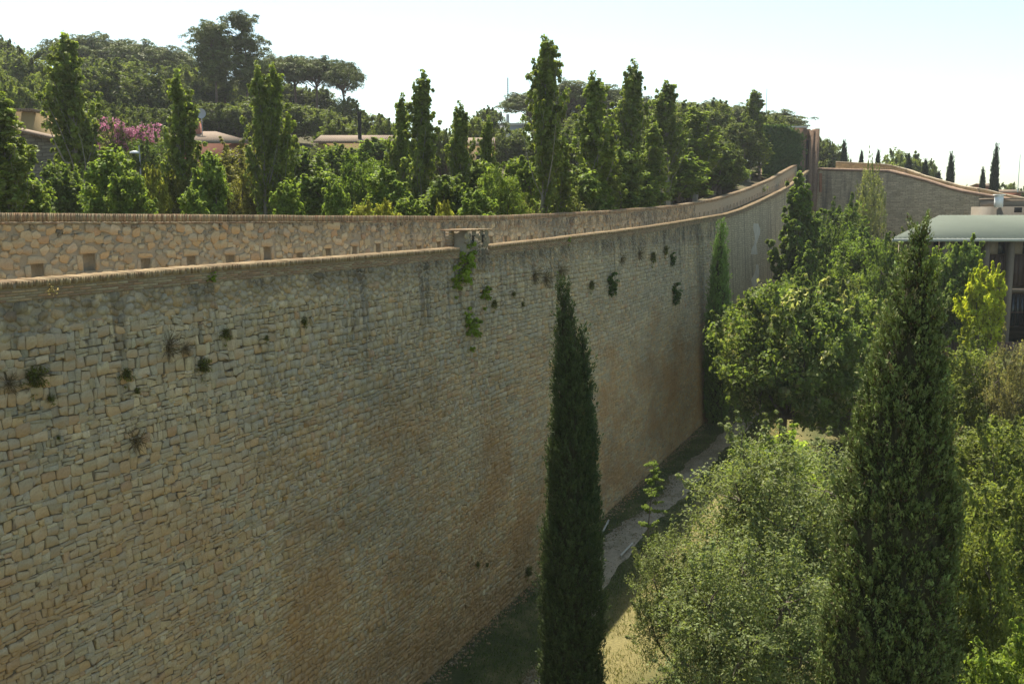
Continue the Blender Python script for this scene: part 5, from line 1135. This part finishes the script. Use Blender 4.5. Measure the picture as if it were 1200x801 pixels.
    gable('red_roof_house', 'red house on the horizon by the tallest far cypress', 1156, 1165, 215.5, 219, 170., M_RED, 16, 6)
    gable('horizon_house', 'long red roofed house on the horizon at the right edge', 1168, 1197, 223, 226, 168., M_RED, 16, 6)
    Y = 165.; A = at(577, 147, Y); B = at(612, 147, Y); t = thing('grey_building', 'grey flat roofed building on the ridge below the radio tower', 'building', (A[0], Y, 20)); w = B[0] - A[0]
    bx('wall', 0, w, 0, 10, 0, A[2] - 20, M_GREYB, t); bx('roof_edge', -.3, w + .3, -.3, 10.3, A[2] - 20 + .003, A[2] - 19.6, M_WHITE, t)
    for k in range(4): window(t, w * (k + .5) / 4, A[2] - 23, .8, 1.1, 0)
    # radio tower far behind
    Y = 520.; p = at(595, 91, Y); b = at(595, 150, Y); s = 1 / F * Y; t = thing('radio_tower', 'pale blue lattice radio mast on a stubby tower far behind the ridge', 'tower', (p[0], Y, b[2]))
    hz = lambda py: at(595, py, Y)[2] - b[2]
    g = Geo(); tube(g, [(0, 0, -10), (0, 0, hz(134))], [2.3 * s, 1.8 * s], 12); link('shaft', g.mesh('shaft', M_GREYB), t); g = Geo(); tube(g, [(0, 0, hz(131)), (0, 0, hz(125))], [4.2 * s, 4.6 * s], 14); link('platform', g.mesh('platform', M_GREYB), t)
    g = Geo(); hh = hz(91) - hz(124); q = .8 * s
    for sx, sy in ((-1, -1), (1, -1), (1, 1), (-1, 1)): tube(g, [(sx * q, sy * q, hz(125)), (sx * q * .5, sy * q * .5, hz(91))], .3 * s, 4)
    for k in range(14):
        z = hz(125) + hh * k / 14; z2 = hz(125) + hh * (k + 1) / 14; r1 = q * (1 - .5 * k / 14)
        for sx in (-1, 1): tube(g, [(sx * r1, -r1, z), (-sx * r1, -r1, z2)], .2 * s, 4)
    link('lattice_mast', g.mesh('lattice_mast', simple('mast_paint', (.45, .55, .60))), t)
    for px, y0, y1, Y, lb in ((897.5, 104, 140, 400., 'thin pale aerial mast on the skyline above the tower'), (1192.5, 181, 225, 160., 'thin pale lamp mast at the right edge of the skyline')):
        a = at(px, y0, Y); b = at(px, y1, Y); g = Geo(); tube(g, [(0, 0, 0), (0, 0, a[2] - b[2])], [.45 / F * Y, .3 / F * Y], 6); o = link('mast', g.mesh('mast', bpy.data.materials['mast_paint'])); o.location = b; tag(o, lb, 'mast')
    # street lamp in front of the pink flowering shrubs, dark flue by the ochre cottage
    Y = 72.; p = at(163, 170, Y); t = thing('street_lamp', 'street lamp with a flat pale head below the pink flowering shrubs', 'street lamp', (p[0], Y, gz(p[0], Y))); H = p[2] - t.location.z
    g = Geo(); tube(g, [(0, 0, -.3), (0, 0, H)], [.08, .05], 8); tube(g, [(0, 0, H - .45), (-.35, 0, H - .5)], .035, 6); link('pole', g.mesh('pole', M_GREYB), t); g = Geo(); tube(g, [(-.35, 0, H - .62), (-.35, 0, H - .5), (-.35, 0, H - .42)], [.38, .36, .1], 14); link('lamp_head', g.mesh('lamp_head', M_WHITE), t)
    p = at(421, 131, 101.); g = Geo(); tube(g, [(0, 0, -4), (0, 0, 0)], .2, 8); o = link('flue', g.mesh('flue', M_OPEN)); o.location = p; tag(o, 'thin dark flue above the long tiled roof', 'flue')
houses()
# ------------------------------------------------------------------ parked cars glimpsed between the trees
def car():
    body = Geo(); prof = [(-2.1, .35), (-2.12, .75), (-1.95, .92), (-1.2, .98), (-.65, 1.42), (.75, 1.45), (1.45, 1.02), (2.05, .9), (2.12, .6), (2.08, .35)]
    n = len(prof); V = []
    for y, k in ((-.82, 1), (-.74, 1), (.74, 1), (.82, 1)):
        V += [[x, y * (1 - .14 * max(0, z - .95) / .5), z - (.04 if abs(y) > .8 else 0)] for x, z in prof]
    f = [[r * n + i, (r + 1) * n + i, (r + 1) * n + i + 1, r * n + i + 1] for r in range(3) for i in range(n - 1)]
    body.add(np.array(V), np.array(f)); body.add(np.array(V[:n]), np.arange(n)[None]); body.add(np.array(V[3 * n:])[::-1], np.arange(n)[None])
    glass = Geo()
    for sy in (-1, 1):
        q = np.array([[-1.0, .79 * sy, 1.0], [1.2, .79 * sy, 1.0], [.7, .735 * sy, 1.36], [-.6, .735 * sy, 1.36]]); glass.add(q if sy < 0 else q[::-1], np.array([[0, 1, 2, 3]]))
    wh = Geo(); th = np.arange(16) / 16 * 2 * PI
    wv = np.concatenate([np.stack([.32 * np.cos(th), 0 * th - .1, .32 * np.sin(th)], 1), np.stack([.32 * np.cos(th), 0 * th + .1, .32 * np.sin(th)], 1)]); wh.add(wv, [np.array([[i, (i + 1) % 16, 16 + (i + 1) % 16, 16 + i] for i in range(16)]), np.arange(16)[None], np.arange(16, 32)[None]])
    m, t, p, o = mat('car_paint_white'); p.inputs['Base Color'].default_value = (.75, .77, .8, 1); p.inputs['Roughness'].default_value = .25
    B = body.mesh('body', m); G_ = glass.mesh('window', bpy.data.materials['window_glass']); Wm = wh.mesh('wheel', M_OPEN)
    for px, py, Y, rz, lb in ((93, 241, 54, .3, 'white parked car glimpsed below the tall broad poplar'), (683, 183, 140, .1, 'pale parked car seen between poplars right of the tallest one'), (668, 185, 142, .1, 'parked car partly hidden behind the short dark poplar')):
        p = at(px, py, Y); g0 = p[2] - 1.75; t = thing('parked_car', lb, 'car', (p[0], Y, g0), rz, 'parked cars on the upper street')
        link('body', B, t); link('window', G_, t)
        for x in (-1.3, 1.3):
            for y in (-.72, .72): o = link('wheel', Wm, t); o.location = (x, y, .33)
car()
# ------------------------------------------------------------------ grass
def grass():
    g = Geo(); n = 38000
    s = rng.uniform(20, 85, n) ** 1.0; p = rng.uniform(8.2, 15.0, n)
    X = DV[0] * s + NV[0] * p; Y = DV[1] * s + NV[1] * p
    yi = PL[:, 1]; pl = NV[0] * PL[:, 0] + NV[1] * PL[:, 1]; sl_ = DV[0] * PL[:, 0] + DV[1] * PL[:, 1]; pr = NV[0] * PR[:, 0] + NV[1] * PR[:, 1]
    L_ = np.interp(s, sl_, pl); R_ = np.interp(s, DV[0] * PR[:, 0] + DV[1] * PR[:, 1], pr)
    on = (p < L_ + .05) & (p > R_ - .05); dens = fb(X * .5, Y * .5); ok = (~on | (rng.random(n) < .02)) & (dens > .3)
    X, Y, p = X[ok], Y[ok], p[ok]; m = len(X); P = np.stack([X, Y, terrain(X, Y) + .05], 1)
    dry = (p < 11) & (rng.random(m) < .75)
    col = np.where(dry[:, None], (.21, .195, .08), (.11, .15, .045)) * rng.uniform(.65, 1.35, (m, 1))
    T = rng.normal(size=(m, 3)) * .45 + [0, 0, 1]; leaves(g, P, rng.normal(size=(m, 3)) * [1, 1, .2], rng.uniform(.10, .24, m), .028, col, T=T)
    link('grass', g.mesh('grass', M_GRASS), kind='stuff')
    g = Geo(); n = 5000; k = rng.integers(25, len(PL) - 15, n); a = rng.random(n)[:, None]; a = np.where(rng.random((n, 1)) < .5, a * .3, a); q = PL[k] * (1 - a) + PR[k] * a + rng.normal(0, .12, (n, 2))
    leaves(g, np.c_[q, terrain(q[:, 0], q[:, 1]) + .05], rng.normal(size=(n, 3)) * .4 + [0, 0, 1], rng.uniform(.04, .13, n), .05, np.array([(.20, .14, .07), (.12, .12, .05), (.33, .28, .19)])[rng.integers(0, 3, n)]); link('leaf_litter', g.mesh('leaf_litter', M_GRASS), kind='stuff')
    g = Geo(); n = 1300; s = rng.uniform(22, 75, n); p = D0 - np.abs(rng.normal(0, .30, n)) - .02; X = DV[0] * s + NV[0] * p; Y = DV[1] * s + NV[1] * p
    boxes(g, X, Y, terrain(X, Y) + .01, rng.uniform(.02, .07, n), rng.uniform(.02, .05, n), rng.uniform(.01, .03, n), stone_colours(s, 0 * s, 'main') * .7); link('fallen_rubble', g.mesh('fallen_rubble', M_STONE), kind='stuff')
grass()

# ------------------------------------------------------------------ the air
def haze():
    g = Geo(); box(g, -260, 260, -60, 330, -2, 75); m = bpy.data.materials.new('summer_haze'); m.use_nodes = True; t = m.node_tree; t.nodes.clear()
    o = t.nodes.new('ShaderNodeOutputMaterial'); v = t.nodes.new('ShaderNodeVolumePrincipled'); v.inputs['Density'].default_value = .0002; v.inputs['Color'].default_value = (.95, .97, 1, 1); v.inputs['Anisotropy'].default_value = .35
    t.links.new(v.outputs[0], o.inputs['Volume']); link('haze', g.mesh('haze', m), kind='stuff')
haze()
